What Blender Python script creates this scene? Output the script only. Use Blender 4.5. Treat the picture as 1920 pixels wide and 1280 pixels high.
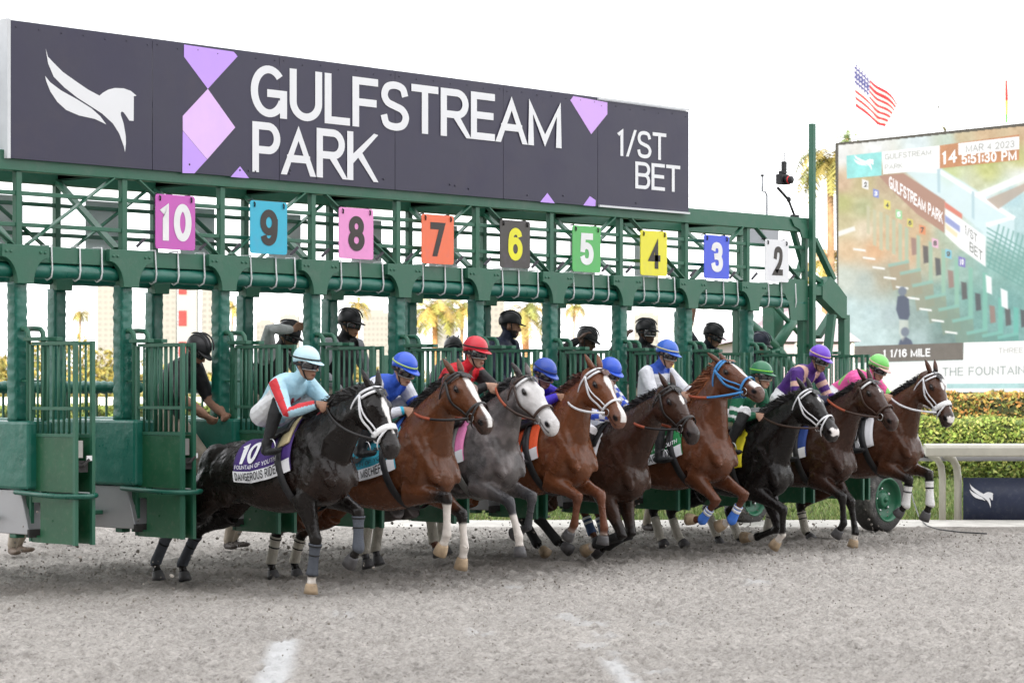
import bpy, bmesh, math, random
import numpy as np
from mathutils import Vector, Matrix
random.seed(7); RNG = np.random.default_rng(7)
for o in list(bpy.data.objects): bpy.data.objects.remove(o)
SC = bpy.context.scene
COL = SC.collection
R = math.radians

# ------------------------------------------------------------------ camera, sky, sun, exposure
# World frame: X runs along the front of the starting gate, the horses run towards -Y.
PITCH = 1.07                                   # spacing of the gate posts
F_PX, CX, HY, EYE = 4600., 960., 727., 1.65    # focal length in px of a 1920 px wide frame, horizon row, eye height
ALPHA = math.atan2(4290, 4600); SA, CA = math.sin(ALPHA), math.cos(ALPHA)
CAM_X, CAM_Y = -11.774, -16.450
cam = bpy.data.objects.new('camera', bpy.data.cameras.new('camera')); COL.objects.link(cam)
cam.data.sensor_width = 36; cam.data.lens = F_PX/1920*36; cam.data.shift_y = (HY-640)/1920
cam.data.clip_start = 0.5; cam.data.clip_end = 6000
cam.location = (CAM_X, CAM_Y, EYE)
cam.rotation_euler = (R(90), 0, -math.atan2(CA, SA))
cam.data.dof.use_dof = True; cam.data.dof.focus_distance = 21.5; cam.data.dof.aperture_fstop = 4.5
SC.camera = cam

SUN_EL, SUN_AZ = R(20), R(212)                 # azimuth measured in the world frame, counter-clockwise from +X
world = bpy.data.worlds.new('World'); SC.world = world; world.use_nodes = True
nt = world.node_tree; bg = nt.nodes['Background']
sky = nt.nodes.new('ShaderNodeTexSky'); sky.sky_type = 'NISHITA'; sky.sun_disc = False
sky.sun_elevation = SUN_EL; sky.sun_rotation = math.pi/2 - SUN_AZ
sky.dust_density = 1.0; sky.air_density = 1.0; sky.ozone_density = 1.0
hs = nt.nodes.new('ShaderNodeHueSaturation'); hs.inputs['Saturation'].default_value = 0.22   # thin even cloud: nearly colourless
mxs = nt.nodes.new('ShaderNodeMix'); mxs.data_type = 'RGBA'; mxs.inputs[0].default_value = .70; mxs.inputs[7].default_value = (9.6, 9.6, 9.8, 1)   # even white cloud sheet in front of the clear sky
nt.links.new(sky.outputs[0], hs.inputs['Color']); nt.links.new(hs.outputs[0], mxs.inputs[6]); nt.links.new(mxs.outputs[2], bg.inputs[0])
bg.inputs[1].default_value = 0.15
sl = bpy.data.lights.new('sun', 'SUN'); sl.energy = 4.2; sl.angle = R(.6); sl.color = (1, .90, .75)
sun = bpy.data.objects.new('sun', sl); COL.objects.link(sun)
sdir = Vector((math.cos(SUN_EL)*math.cos(SUN_AZ), math.cos(SUN_EL)*math.sin(SUN_AZ), math.sin(SUN_EL)))
sun.rotation_euler = sdir.to_track_quat('Z', 'Y').to_euler()
SC.view_settings.view_transform = 'Standard'; SC.view_settings.look = 'None'
SC.view_settings.exposure = 0.95; SC.view_settings.gamma = 1

# ------------------------------------------------------------------ helpers
def ray(px, py):
    r = (px-CX)/F_PX; h = -(py-HY)/F_PX
    return r*SA+CA, -(r*CA-SA), h
def at_x(px, py, X):                           # the photograph's pixel on a plane of the place -> (y, z)
    dx, dy, dz = ray(px, py); t = (X-CAM_X)/dx
    return np.array((CAM_Y+t*dy, EYE+t*dz))
def at_y(px, py, Y):
    dx, dy, dz = ray(px, py); t = (Y-CAM_Y)/dy
    return np.array((CAM_X+t*dx, EYE+t*dz))
def at_z(px, py, Z=0.):
    dx, dy, dz = ray(px, py); t = (Z-EYE)/dz
    return np.array((CAM_X+t*dx, CAM_Y+t*dy, Z))
def at_d(px, py, d):
    dx, dy, dz = ray(px, py)
    return np.array((CAM_X+d*dx, CAM_Y+d*dy, EYE+d*dz))
RIGHT = np.array((SA, -CA, 0.)); AWAY = np.array((CA, SA, 0.))    # directions right of and away from the photographer
UPV = np.array((0, 0, 1.))
def V(*a): return np.array(a, float)
def unit(v): v = np.asarray(v, float); return v/max(np.linalg.norm(v), 1e-9)

WLOC = {}
def put(o, parent=None, loc=(0, 0, 0)):
    COL.objects.link(o); loc = np.asarray(loc, float); WLOC[o.name] = loc
    if parent is not None:
        o.parent = parent; loc = loc - WLOC[parent.name]
    o.location = loc
    return o
def tag(o, label=None, cat=None, group=None, kind=None):
    if label: o['label'] = label
    if cat: o['category'] = cat
    if group: o['group'] = group
    if kind: o['kind'] = kind
    return o
def thing(name, loc, label, cat, group=None):
    o = bpy.data.objects.new(name, None); o.empty_display_size = .2
    put(o, None, loc); return tag(o, label, cat, group)

class MB:
    """collects polygons; build() links them as one mesh object"""
    def __init__(s): s.v = []; s.f = []; s.c = []
    def add(s, vs, fs, col=None):
        b = len(s.v); s.v += [tuple(map(float, p)) for p in vs]
        s.f += [tuple(b+i for i in f) for f in fs]
        if col is not None: s.c += [col]*len(vs)
        return s
    def box(s, lo, hi, col=None):
        x0, y0, z0 = lo; x1, y1, z1 = hi
        return s.add([(x0,y0,z0),(x1,y0,z0),(x1,y1,z0),(x0,y1,z0),(x0,y0,z1),(x1,y0,z1),(x1,y1,z1),(x0,y1,z1)],
                     [(0,3,2,1),(4,5,6,7),(0,1,5,4),(1,2,6,5),(2,3,7,6),(3,0,4,7)], col)
    def bar(s, p, q, w, h, up=(0,0,1), col=None):
        p = np.asarray(p, float); q = np.asarray(q, float); d = unit(q-p)
        a = np.cross(d, up)
        if np.linalg.norm(a) < 1e-3: a = np.cross(d, (0,1,0))
        a = unit(a)*w/2; b = unit(np.cross(a, d))*h/2
        vs = [p-a-b,p+a-b,p+a+b,p-a+b,q-a-b,q+a-b,q+a+b,q-a+b]
        return s.add(vs, [(0,1,2,3),(7,6,5,4),(0,4,5,1),(1,5,6,2),(2,6,7,3),(3,7,4,0)], col)
    def loft(s, rings, cap=True, col=None):
        n = len(rings[0]); b = [p for r in rings for p in r]; fs = []
        for i in range(len(rings)-1):
            for j in range(n):
                k = (j+1) % n
                fs.append((i*n+j, i*n+k, (i+1)*n+k, (i+1)*n+j))
        if cap:
            fs.append(tuple(range(n-1, -1, -1))); fs.append(tuple(range((len(rings)-1)*n, len(rings)*n)))
        return s.add(b, fs, col)
    def tube(s, pts, rad, n=8, col=None, lat=None, flat=1.):
        pts = [np.asarray(p, float) for p in pts]
        if not hasattr(rad, '__len__'): rad = [rad]*len(pts)
        rings = []; a = None
        for i, p in enumerate(pts):
            d = unit(pts[min(i+1, len(pts)-1)]-pts[max(i-1, 0)])
            if lat is not None: a = lat
            elif a is None: a = (1,0,0) if abs(d[0]) < .8 else (0,0,1)
            a = unit(np.asarray(a, float)-d*np.dot(a, d)); b = np.cross(d, a)
            rr = rad[i] if hasattr(rad[i], '__len__') else (rad[i], rad[i]*flat)
            rings.append([p+a*math.cos(t)*rr[1]+b*math.sin(t)*rr[0] for t in np.linspace(0, 2*math.pi, n, endpoint=False)])
        return s.loft(rings, True, col)
    def ell(s, c, r, axes=None, n=10, m=7, col=None):
        c = np.asarray(c, float); A = np.eye(3) if axes is None else np.array(axes, float)
        rings = []
        for i in range(m):
            ph = math.pi*(i+.5)/m
            rings.append([c + A[0]*r[0]*math.sin(ph)*math.cos(t)+A[1]*r[1]*math.sin(ph)*math.sin(t)-A[2]*r[2]*math.cos(ph)
                          for t in np.linspace(0, 2*math.pi, n, endpoint=False)])
        return s.loft(rings, True, col)
    def plate(s, poly, o, ex, ey, en, t=.004, col=None):
        """polygon (x, y) laid in the plane o+x*ex+y*ey with thickness t along en"""
        o, ex, ey, en = (np.asarray(q, float) for q in (o, ex, ey, en)); n = len(poly)
        f = [o+ex*x+ey*y+en*t for x, y in poly]; g = [o+ex*x+ey*y for x, y in poly]
        if t == 0: return s.add(f, [tuple(range(n))], col)
        return s.add(f+g, [tuple(range(n)), tuple(range(2*n-1, n-1, -1))]+[(i, i+n, (i+1) % n+n, (i+1) % n) for i in range(n)], col)
    def mesh(s, name, origin=(0,0,0), smooth=False):
        me = bpy.data.meshes.new(name); o = np.asarray(origin, float)
        me.from_pydata((np.array(s.v).reshape(-1,3)-o).tolist(), [], s.f)
        if s.c and len(s.c) == len(s.v):
            at = me.color_attributes.new('Col', 'FLOAT_COLOR', 'POINT')
            at.data.foreach_set('color', np.array([tuple(c)+(1,) for c in s.c], np.float32).ravel())
        bm = bmesh.new(); bm.from_mesh(me); bmesh.ops.recalc_face_normals(bm, faces=bm.faces); bm.to_mesh(me); bm.free()
        if smooth:
            me.polygons.foreach_set('use_smooth', [True]*len(me.polygons))
        return me
    def build(s, name, mat, parent=None, smooth=False, bevel=0, origin=None):
        org = WLOC[parent.name] if (parent is not None and origin is None) else (origin if origin is not None else (0,0,0))
        me = s.mesh(name, org, smooth); me.materials.append(mat)
        ob = bpy.data.objects.new(name, me); put(ob, parent, org)
        if bevel:
            b = ob.modifiers.new('bevel', 'BEVEL'); b.width = bevel; b.segments = 2; b.limit_method = 'ANGLE'; b.angle_limit = R(40)
        return ob
def inst(name, me, parent, loc):
    return put(bpy.data.objects.new(name, me), parent, loc)

MATS = {}
def mat(name, col=(.5,.5,.5), rough=.6, metal=0., var=.12, scale=3., bump=0., bscale=60., attr=False, emit=0., spec=.5, rvar=.1, dirt=None, sheen=0., coat=0.):
    if name in MATS: return MATS[name]
    m = bpy.data.materials.new(name); m.use_nodes = True; n = m.node_tree.nodes; l = m.node_tree.links
    p = n['Principled BSDF']; tc = n.new('ShaderNodeTexCoord')
    p.inputs['Roughness'].default_value = rough; p.inputs['Metallic'].default_value = metal
    p.inputs['Specular IOR Level'].default_value = spec
    if sheen: p.inputs['Sheen Weight'].default_value = sheen
    if coat: p.inputs['Coat Weight'].default_value = coat; p.inputs['Coat Roughness'].default_value = .25
    no = n.new('ShaderNodeTexNoise'); no.inputs['Scale'].default_value = scale; no.inputs['Detail'].default_value = 6; no.inputs['Roughness'].default_value = .6
    l.new(tc.outputs['Object'], no.inputs['Vector'])
    mr = n.new('ShaderNodeMapRange'); mr.inputs[1].default_value = .3; mr.inputs[2].default_value = .7
    mr.inputs[3].default_value = 1-var; mr.inputs[4].default_value = 1+var
    l.new(no.outputs[0], mr.inputs[0])
    vm = n.new('ShaderNodeVectorMath'); vm.operation = 'SCALE'
    if attr:
        at = n.new('ShaderNodeAttribute'); at.attribute_name = 'Col'; l.new(at.outputs['Color'], vm.inputs[0])
    else: vm.inputs[0].default_value = col[:3]
    l.new(mr.outputs[0], vm.inputs['Scale']); out = vm.outputs[0]
    if dirt:
        dc, amt, ds = dirt
        dn = n.new('ShaderNodeTexNoise'); dn.inputs['Scale'].default_value = ds; dn.inputs['Detail'].default_value = 8; dn.inputs['Roughness'].default_value = .7
        l.new(tc.outputs['Object'], dn.inputs['Vector'])
        dr = n.new('ShaderNodeMapRange'); dr.inputs[1].default_value = .52; dr.inputs[2].default_value = .72; dr.inputs[4].default_value = amt
        l.new(dn.outputs[0], dr.inputs[0])
        mx = n.new('ShaderNodeMix'); mx.data_type = 'RGBA'; l.new(dr.outputs[0], mx.inputs[0]); l.new(out, mx.inputs[6]); mx.inputs[7].default_value = (*dc, 1)
        out = mx.outputs[2]
    l.new(out, p.inputs['Base Color'])
    rr = n.new('ShaderNodeMapRange'); rr.inputs[1].default_value = .3; rr.inputs[2].default_value = .7
    rr.inputs[3].default_value = max(.03, rough-rvar); rr.inputs[4].default_value = min(1, rough+rvar)
    l.new(no.outputs[0], rr.inputs[0]); l.new(rr.outputs[0], p.inputs['Roughness'])
    if bump:
        b2 = n.new('ShaderNodeTexNoise'); b2.inputs['Scale'].default_value = bscale; b2.inputs['Detail'].default_value = 4
        l.new(tc.outputs['Object'], b2.inputs['Vector'])
        bp = n.new('ShaderNodeBump'); bp.inputs['Strength'].default_value = bump; bp.inputs['Distance'].default_value = .02
        l.new(b2.outputs[0], bp.inputs['Height']); l.new(bp.outputs[0], p.inputs['Normal'])
    if emit:
        l.new(out, p.inputs['Emission Color']); p.inputs['Emission Strength'].default_value = emit
    MATS[name] = m; return m

def _arc(cx, cy, rx, ry, a0, a1, n=16): return [(cx+rx*math.cos(R(a)), cy+ry*math.sin(R(a))) for a in np.linspace(a0, a1, n)]
def _crv(p, n=6):
    P = [np.array(q, float) for q in p]; P = [2*P[0]-P[1]]+P+[2*P[-1]-P[-2]]; o = []
    for i in range(1, len(P)-2):
        for t in np.linspace(0, 1, n, endpoint=False):
            a, b, c, d = P[i-1:i+3]; o.append(tuple(.5*((2*b)+(c-a)*t+(2*a-5*b+4*c-d)*t*t+(3*b-a-3*c+d)*t**3)))
    return o+[tuple(P[-2])]
_S = [(.97,.75),(.84,.94),(.5,1),(.16,.94),(.03,.75),(.17,.58),(.5,.5),(.84,.42),(1,.25),(.86,.06),(.5,0),(.13,.06),(0,.27)]
_bowl = lambda y0, y1, x=.62: [(0,y1),(x,y1)]+_arc(x, (y0+y1)/2, 1-x, (y1-y0)/2, 80, -80, 12)+[(x,y0),(0,y0)]
GLYPH = {  # plain grotesque letters: (width, strokes on the unit box)
 'A': (.74, [[(0,0),(.5,1),(1,0)], [(.17,.30),(.83,.30)]]), 'B': (.66, [[(0,0)]+_bowl(.52,1,.6)[0:0]+[(0,1)], _bowl(.52,1,.62), _bowl(0,.52,.66)]), 'C': (.72, [_arc(.5,.5,.5,.5,42,318,30)]), 'D': (.70, [[(0,0),(0,1)], _bowl(0,1,.42)]),
 'E': (.60, [[(1,1),(0,1),(0,0),(1,0)], [(0,.52),(.92,.52)]]), 'F': (.58, [[(0,0),(0,1),(1,1)], [(0,.50),(.92,.50)]]), 'G': (.76, [_arc(.5,.5,.5,.5,42,335,32), [(.56,.46),(1,.46),(1,0)]]), 'H': (.70, [[(0,0),(0,1)], [(1,0),(1,1)], [(0,.52),(1,.52)]]),
 'I': (.16, [[(.5,0),(.5,1)]]), 'K': (.70, [[(0,0),(0,1)], [(.97,1),(.0,.36)], [(.36,.60),(1,0)]]), 'L': (.56, [[(0,1),(0,0),(1,0)]]), 'M': (.88, [[(0,0),(0,1),(.5,.0),(1,1),(1,0)]]), 'N': (.72, [[(0,0),(0,1),(1,0),(1,1)]]),
 'O': (.78, [_arc(.5,.5,.5,.5,0,360,36)]), 'P': (.64, [[(0,0),(0,1)], _bowl(.44,1,.6)]), 'R': (.68, [[(0,0),(0,1)], _bowl(.46,1,.6), [(.52,.46),(1,0)]]), 'S': (.66, [_crv(_S)]), 'T': (.64, [[(0,1),(1,1)], [(.5,1),(.5,0)]]),
 'U': (.70, [[(0,1)]+_arc(.5,.34,.5,.34,180,360,18)+[(1,1)]]), 'Y': (.70, [[(0,1),(.5,.45),(1,1)], [(.5,.45),(.5,0)]]), '/': (.42, [[(0,0),(1,1)]]), ':': (.14, [[(.5,.12),(.5,.28)], [(.5,.58),(.5,.74)]]), ' ': (.30, []),
 '0': (.60, [_arc(.5,.5,.5,.5,0,360,36)]), '1': (.40, [[(.0,.80),(.62,1),(.62,0)]]), '2': (.60, [_crv([(.03,.70),(.14,.92),(.5,1),(.87,.92),(.97,.70),(.80,.44),(.42,.20),(.02,0)])+[(1,0)]]), '3': (.60, [_crv([(.03,.76),(.16,.94),(.5,1),(.84,.93),(.94,.74),(.80,.57),(.42,.53)]), _crv([(.42,.53),(.84,.46),(1,.26),(.86,.06),(.5,0),(.14,.06),(0,.25)])]),
 '4': (.62, [[(.74,0),(.74,1),(0,.30),(1,.30)]]), '5': (.60, [[(.93,1),(.12,1),(.05,.50)], _crv([(.05,.52),(.26,.61),(.54,.63),(.87,.53),(1,.31),(.87,.08),(.5,0),(.14,.06),(0,.22)])]), '6': (.62, [_arc(.5,.32,.5,.32,0,360,28), [(0,.32)]+_crv([(0,.40),(.03,.68),(.16,.90),(.5,1),(.84,.93),(.95,.78)])]),
 '7': (.58, [[(0,1),(1,1),(.36,0)]]), '8': (.60, [_arc(.5,.755,.44,.245,0,360,26), _arc(.5,.26,.5,.26,0,360,26)]), '9': (.62, [_arc(.5,.68,.5,.32,0,360,28), [(1,.68)]+_crv([(1,.60),(.97,.32),(.84,.10),(.5,0),(.16,.07),(.05,.22)])])}
def text_mesh(body, shear=0., bold=0., wt=None, cond=1., gap=None):
    """a word in plain strokes of even weight: vertices (n,3) fitted to the unit box (third: tiny lift per stroke), faces"""
    wt = wt or (.135+bold*2.5); x = 0.; Vs = []; Fs = []; lift = 0
    for ch in body:
        w, strokes = GLYPH[ch]; w = w*cond
        for s in strokes:
            iw = max(w-wt, .001); P = [np.array((x+wt/2+q[0]*iw, wt/2+q[1]*(1-wt))) for q in s]; n = len(P); closed = np.linalg.norm(P[0]-P[-1]) < 1e-6
            L_, R_ = [], []
            for i in range(n):
                a = P[i-1] if i else (P[n-2] if closed else None); c = P[i+1] if i < n-1 else (P[1] if closed else None)
                d1 = None if a is None else (P[i]-a)/np.linalg.norm(P[i]-a); d2 = None if c is None else (c-P[i])/np.linalg.norm(c-P[i])
                if d1 is None: d1 = d2; P_ = P[i]-d1*wt*(.5 if min(abs(d1[0]), abs(d1[1])) < .2 else (1.0 if n < 6 and not .01 < s[0][1] < .99 else 0.))
                elif d2 is None: d2 = d1; P_ = P[i]+d2*wt*(.5 if min(abs(d2[0]), abs(d2[1])) < .2 else (1.0 if n < 6 and not .01 < s[-1][1] < .99 else 0.))
                else: P_ = P[i]
                n1 = np.array((-d1[1], d1[0])); n2 = np.array((-d2[1], d2[0])); m = n1+n2; m = m/max(np.linalg.norm(m), 1e-6); k = 1/max(m@n1, .30)
                L_.append(P_+m*wt/2*k); R_.append(P_-m*wt/2*k)
            b = len(Vs); lift += 1
            for p in L_+R_: Vs.append((p[0], min(max(p[1], 0), 1), lift*.0004))
            Fs += [(b+i, b+n+i, b+n+i+1, b+i+1) for i in range(n-1)]
        x += w+(gap if gap is not None else .12)*cond
    v = np.array(Vs); v[:, 0] -= v[:, 0].min(); v[:, 0] /= v[:, 0].max(); return v, Fs
def words(v, f, gap=.22):
    """split a text outline into its words"""
    par = list(range(len(v)))
    def find(a):
        while par[a] != a: par[a] = par[par[a]]; a = par[a]
        return a
    for q in f:
        for i in q[1:]: par[find(i)] = find(q[0])
    comp = {}
    for q in f: comp.setdefault(find(q[0]), []).append(q)
    cs = sorted(((min(v[i][0] for q in c for i in q), max(v[i][0] for q in c for i in q), c) for c in comp.values()), key=lambda t: t[0])
    gs = []; end = -9; wid = [b-a for a, b, c in cs]; lim = max(.022, .35*float(np.median(wid)))
    for a, b, c in cs:
        if not gs or a-end > lim: gs.append([])
        gs[-1] += c; end = max(end, b)
    out = []
    for g in gs:
        idx = sorted({i for q in g for i in q}); mp = {i: j for j, i in enumerate(idx)}; out.append((v[idx], [tuple(mp[i] for i in q) for q in g]))
    return out
def bilin(q, u, v):
    """point of a quad (bl, br, tr, tl)"""
    q = [np.asarray(p, float) for p in q]
    return (q[0]*(1-u)+q[1]*u)*(1-v)+(q[3]*(1-u)+q[2]*u)*v

def skin(mb, voxel, smooth_it=6, name='skin'):
    """fuse overlapping closed shapes into one continuous surface -> (verts, faces)"""
    me = mb.mesh(name); ob = bpy.data.objects.new(name, me); COL.objects.link(ob)
    m = ob.modifiers.new('r', 'REMESH'); m.mode = 'VOXEL'; m.voxel_size = voxel
    s = ob.modifiers.new('s', 'SMOOTH'); s.factor = .5; s.iterations = smooth_it
    dg = bpy.context.evaluated_depsgraph_get()
    ev = bpy.data.meshes.new_from_object(ob.evaluated_get(dg), depsgraph=dg)
    n = len(ev.vertices); v = np.empty(n*3, np.float32); ev.vertices.foreach_get('co', v)
    bpy.data.objects.remove(ob); bpy.data.meshes.remove(me)
    return v.reshape(-1, 3).astype(float), ev
def finish_skin(ev, v, cols, name, material, parent):
    v2 = (v - WLOC[parent.name]).astype(np.float32)
    ev.vertices.foreach_set('co', v2.ravel())
    at = ev.color_attributes.new('Col', 'FLOAT_COLOR', 'POINT')
    c = np.ones((len(v), 4), np.float32); c[:, :3] = cols; at.data.foreach_set('color', c.ravel())
    ev.polygons.foreach_set('use_smooth', np.ones(len(ev.polygons), bool))
    ev.materials.clear(); ev.materials.append(material); ev.name = name; ev.update()
    return put(bpy.data.objects.new(name, ev), parent, WLOC[parent.name])
def nearest(v, segs):
    """for each vertex the segment (a, b, ra, rb) whose tapered capsule is closest: index, t"""
    best = np.full(len(v), 1e9); bi = np.zeros(len(v), int); bt = np.zeros(len(v))
    for i, (a, b, ra, rb) in enumerate(segs):
        a = np.asarray(a, float); b = np.asarray(b, float); d = b-a; L = max(d@d, 1e-9)
        t = np.clip((v-a)@d/L, 0, 1); q = a+t[:, None]*d
        dist = np.linalg.norm(v-q, axis=1)-(ra+(rb-ra)*t)
        k = dist < best; best[k] = dist[k]; bi[k] = i; bt[k] = t[k]
    return bi, bt, best
def vnoise(v, s, seed=0):
    """cheap smooth value noise in [0,1]"""
    p = v*s+seed*17.13; i = np.floor(p).astype(int); f = p-i; f = f*f*(3-2*f)
    def h(a):
        n = a[:, 0]*374761393+a[:, 1]*668265263+a[:, 2]*2147483647+seed*1013
        n = (n ^ (n >> 13))*1274126177; return ((n ^ (n >> 16)) & 0xffff)/65535.
    r = 0
    for a in (0, 1):
        for b in (0, 1):
            for c in (0, 1):
                w = (f[:, 0] if a else 1-f[:, 0])*(f[:, 1] if b else 1-f[:, 1])*(f[:, 2] if c else 1-f[:, 2])
                r = r+w*h(i+np.array((a, b, c)))
    return r
def mixc(a, b, t): return a*(1-t[:, None])+np.asarray(b)*t[:, None]
def sstep(a, b, x): t = np.clip((x-a)/(b-a), 0, 1); return t*t*(3-2*t)
def ik2(a, c, l1, l2, pole):
    """middle joint of a two-bone chain from a to c, bent towards pole"""
    a, c, pole = (np.asarray(q, float) for q in (a, c, pole)); d = c-a; L = np.linalg.norm(d); u = d/max(L, 1e-6)
    L2 = min(L, (l1+l2)*.999); x = (l1*l1-l2*l2+L2*L2)/(2*L2); h = math.sqrt(max(l1*l1-x*x, 0))
    p = pole-u*(pole@u); return a+u*x*(L/L2)+unit(p)*h
# ------------------------------------------------------------------ winged horse emblem (unit box)
LOGO_RAW = [
 [(255,272),(268,318),(300,352),(350,402),(420,452),(490,500),(555,535),(575,518),(605,501),(640,492),(690,494),(730,508),(762,535),(747,538),(746,676),(722,674),(706,650),(690,628),(680,623),(674,630),(675,645),(690,690),(702,760),(703,800),(698,850),(690,815),(665,745),(630,690),(570,635),(500,590),(430,545),(360,490),(300,430),(268,355)],
 [(252,425),(280,460),(340,505),(430,555),(510,605),(560,650),(593,695),(530,665),(440,645),(370,615),(320,570),(280,510),(258,455)]]
LOGO = [[((x-252)/510., 1-(y-272)/578.) for x, y in p] for p in LOGO_RAW]      # winged horse head, unit box

for _n, _c, _r, _m in (('matt_black', (.012,.012,.014), .55, 0), ('steel', (.55,.55,.55), .25, 1.), ('pole_white', (.80,.80,.80), .4, 0), ('white_print', (.80,.80,.82), .7, 0), ('black_leather', (.016,.013,.012), .4, 0), ('black_strap_cloth', (.012,.012,.013), .7, 0), ('sheepskin_white', (.78,.78,.78), .9, 0), ('rail_white', (.60,.57,.48), .45, 0)): mat(_n, _c, _r, _m, var=.08)
MATS_EYE = mat('eye_dark', (.01,.007,.006), .08, var=0)
# ------------------------------------------------------------------ ground: sand track, kerb, grass, far turf
def gp(r, d, z=0.): return V(CAM_X, CAM_Y, 0)+RIGHT*r+AWAY*d+V(0, 0, z)     # metres right of and away from the photographer
def sand_material():
    m = bpy.data.materials.new('track_sand'); m.use_nodes = True; n = m.node_tree.nodes; l = m.node_tree.links; p = n['Principled BSDF']
    tc = n.new('ShaderNodeTexCoord'); p.inputs['Roughness'].default_value = .95; p.inputs['Specular IOR Level'].default_value = .15
    def noise(s, d=8, r=.65):
        q = n.new('ShaderNodeTexNoise'); q.inputs['Scale'].default_value = s; q.inputs['Detail'].default_value = d; q.inputs['Roughness'].default_value = r; l.new(tc.outputs['Object'], q.inputs['Vector']); return q
    a, b, c = noise(.35, 5), noise(15, 8, .75), noise(42, 5, .75)
    r1 = n.new('ShaderNodeValToRGB'); r1.color_ramp.elements[0].position = .3; r1.color_ramp.elements[1].position = .7
    r1.color_ramp.elements[0].color = (.33,.305,.278,1); r1.color_ramp.elements[1].color = (.60,.565,.525,1); l.new(b.outputs[0], r1.inputs[0])
    r2 = n.new('ShaderNodeMapRange'); r2.inputs[1].default_value = .3; r2.inputs[2].default_value = .7; r2.inputs[3].default_value = .86; r2.inputs[4].default_value = 1.1; l.new(a.outputs[0], r2.inputs[0])
    r3 = n.new('ShaderNodeMapRange'); r3.inputs[1].default_value = .25; r3.inputs[2].default_value = .75; r3.inputs[3].default_value = .72; r3.inputs[4].default_value = 1.28; l.new(c.outputs[0], r3.inputs[0])
    m1 = n.new('ShaderNodeMath'); m1.operation = 'MULTIPLY'; l.new(r2.outputs[0], m1.inputs[0]); l.new(r3.outputs[0], m1.inputs[1])
    vm = n.new('ShaderNodeVectorMath'); vm.operation = 'SCALE'; l.new(r1.outputs[0], vm.inputs[0])
    dn = noise(44, 3, .6); mp = n.new('ShaderNodeMapping'); mp.inputs['Rotation'].default_value = (0, 0, math.atan2(CA, SA)); mp.inputs['Scale'].default_value = (.42, 1, 1); l.new(tc.outputs['Object'], mp.inputs['Vector']); l.new(mp.outputs[0], dn.inputs['Vector'])   # drawn out along the harrow lines
    r4 = n.new('ShaderNodeMapRange'); r4.inputs[1].default_value = .54; r4.inputs[2].default_value = .66; r4.inputs[3].default_value = 1.; r4.inputs[4].default_value = .70; l.new(dn.outputs[0], r4.inputs[0])   # dark flecks: shade of small pits painted into the colour
    m2 = n.new('ShaderNodeMath'); m2.operation = 'MULTIPLY'; l.new(m1.outputs[0], m2.inputs[0]); l.new(r4.outputs[0], m2.inputs[1]); l.new(m2.outputs[0], vm.inputs['Scale']); 
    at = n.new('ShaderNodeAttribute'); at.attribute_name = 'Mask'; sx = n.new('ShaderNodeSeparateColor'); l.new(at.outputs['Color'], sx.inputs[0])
    x1 = n.new('ShaderNodeMix'); x1.data_type = 'RGBA'; l.new(sx.outputs[1], x1.inputs[0]); l.new(vm.outputs[0], x1.inputs[6]); x1.inputs[7].default_value = (.20,.18,.158,1)  # second mask channel: moist sand and painted shade below the horses
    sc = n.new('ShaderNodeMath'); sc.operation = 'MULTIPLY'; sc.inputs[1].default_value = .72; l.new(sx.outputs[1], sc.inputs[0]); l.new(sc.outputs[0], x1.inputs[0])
    x2 = n.new('ShaderNodeMix'); x2.data_type = 'RGBA'; l.new(sx.outputs[0], x2.inputs[0]); l.new(x1.outputs[2], x2.inputs[6]); x2.inputs[7].default_value = (.66,.66,.655,1); l.new(x2.outputs[2], p.inputs['Base Color'])
    bp = n.new('ShaderNodeBump'); bp.inputs['Strength'].default_value = .9; bp.inputs['Distance'].default_value = .03; l.new(c.outputs[0], bp.inputs['Height']); l.new(bp.outputs[0], p.inputs['Normal'])
    MATS['track_sand'] = m; return m
SAND = sand_material()
def fbm(p2, s, o=4, seed=0):
    v = np.c_[p2*s, np.zeros(len(p2))]; r = 0; a = .5
    for i in range(o): r = r+a*(vnoise(v, 1., seed+i)-.5); v = v*2.07+3.1; a *= .55
    return r
def grid(r0, r1, d0, d1, nr, nd, dpow=1.):
    rr = np.linspace(r0, r1, nr+1); dd = d0+(d1-d0)*np.linspace(0, 1, nd+1)**dpow; A, B = np.meshgrid(rr, dd); return A.ravel(), B.ravel(), [(j*(nr+1)+i, j*(nr+1)+i+1, (j+1)*(nr+1)+i+1, (j+1)*(nr+1)+i) for j in range(nd) for i in range(nr)]
MB().add([gp(-900, -60, -.25), gp(900, -60, -.25), gp(900, 4000, -.25), gp(-900, 4000, -.25)], [(0,1,2,3)]).build('ground', mat('far_turf', (.20,.21,.06), .95, var=.3, scale=.05), None); tag(bpy.data.objects['ground'], kind='structure')
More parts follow.
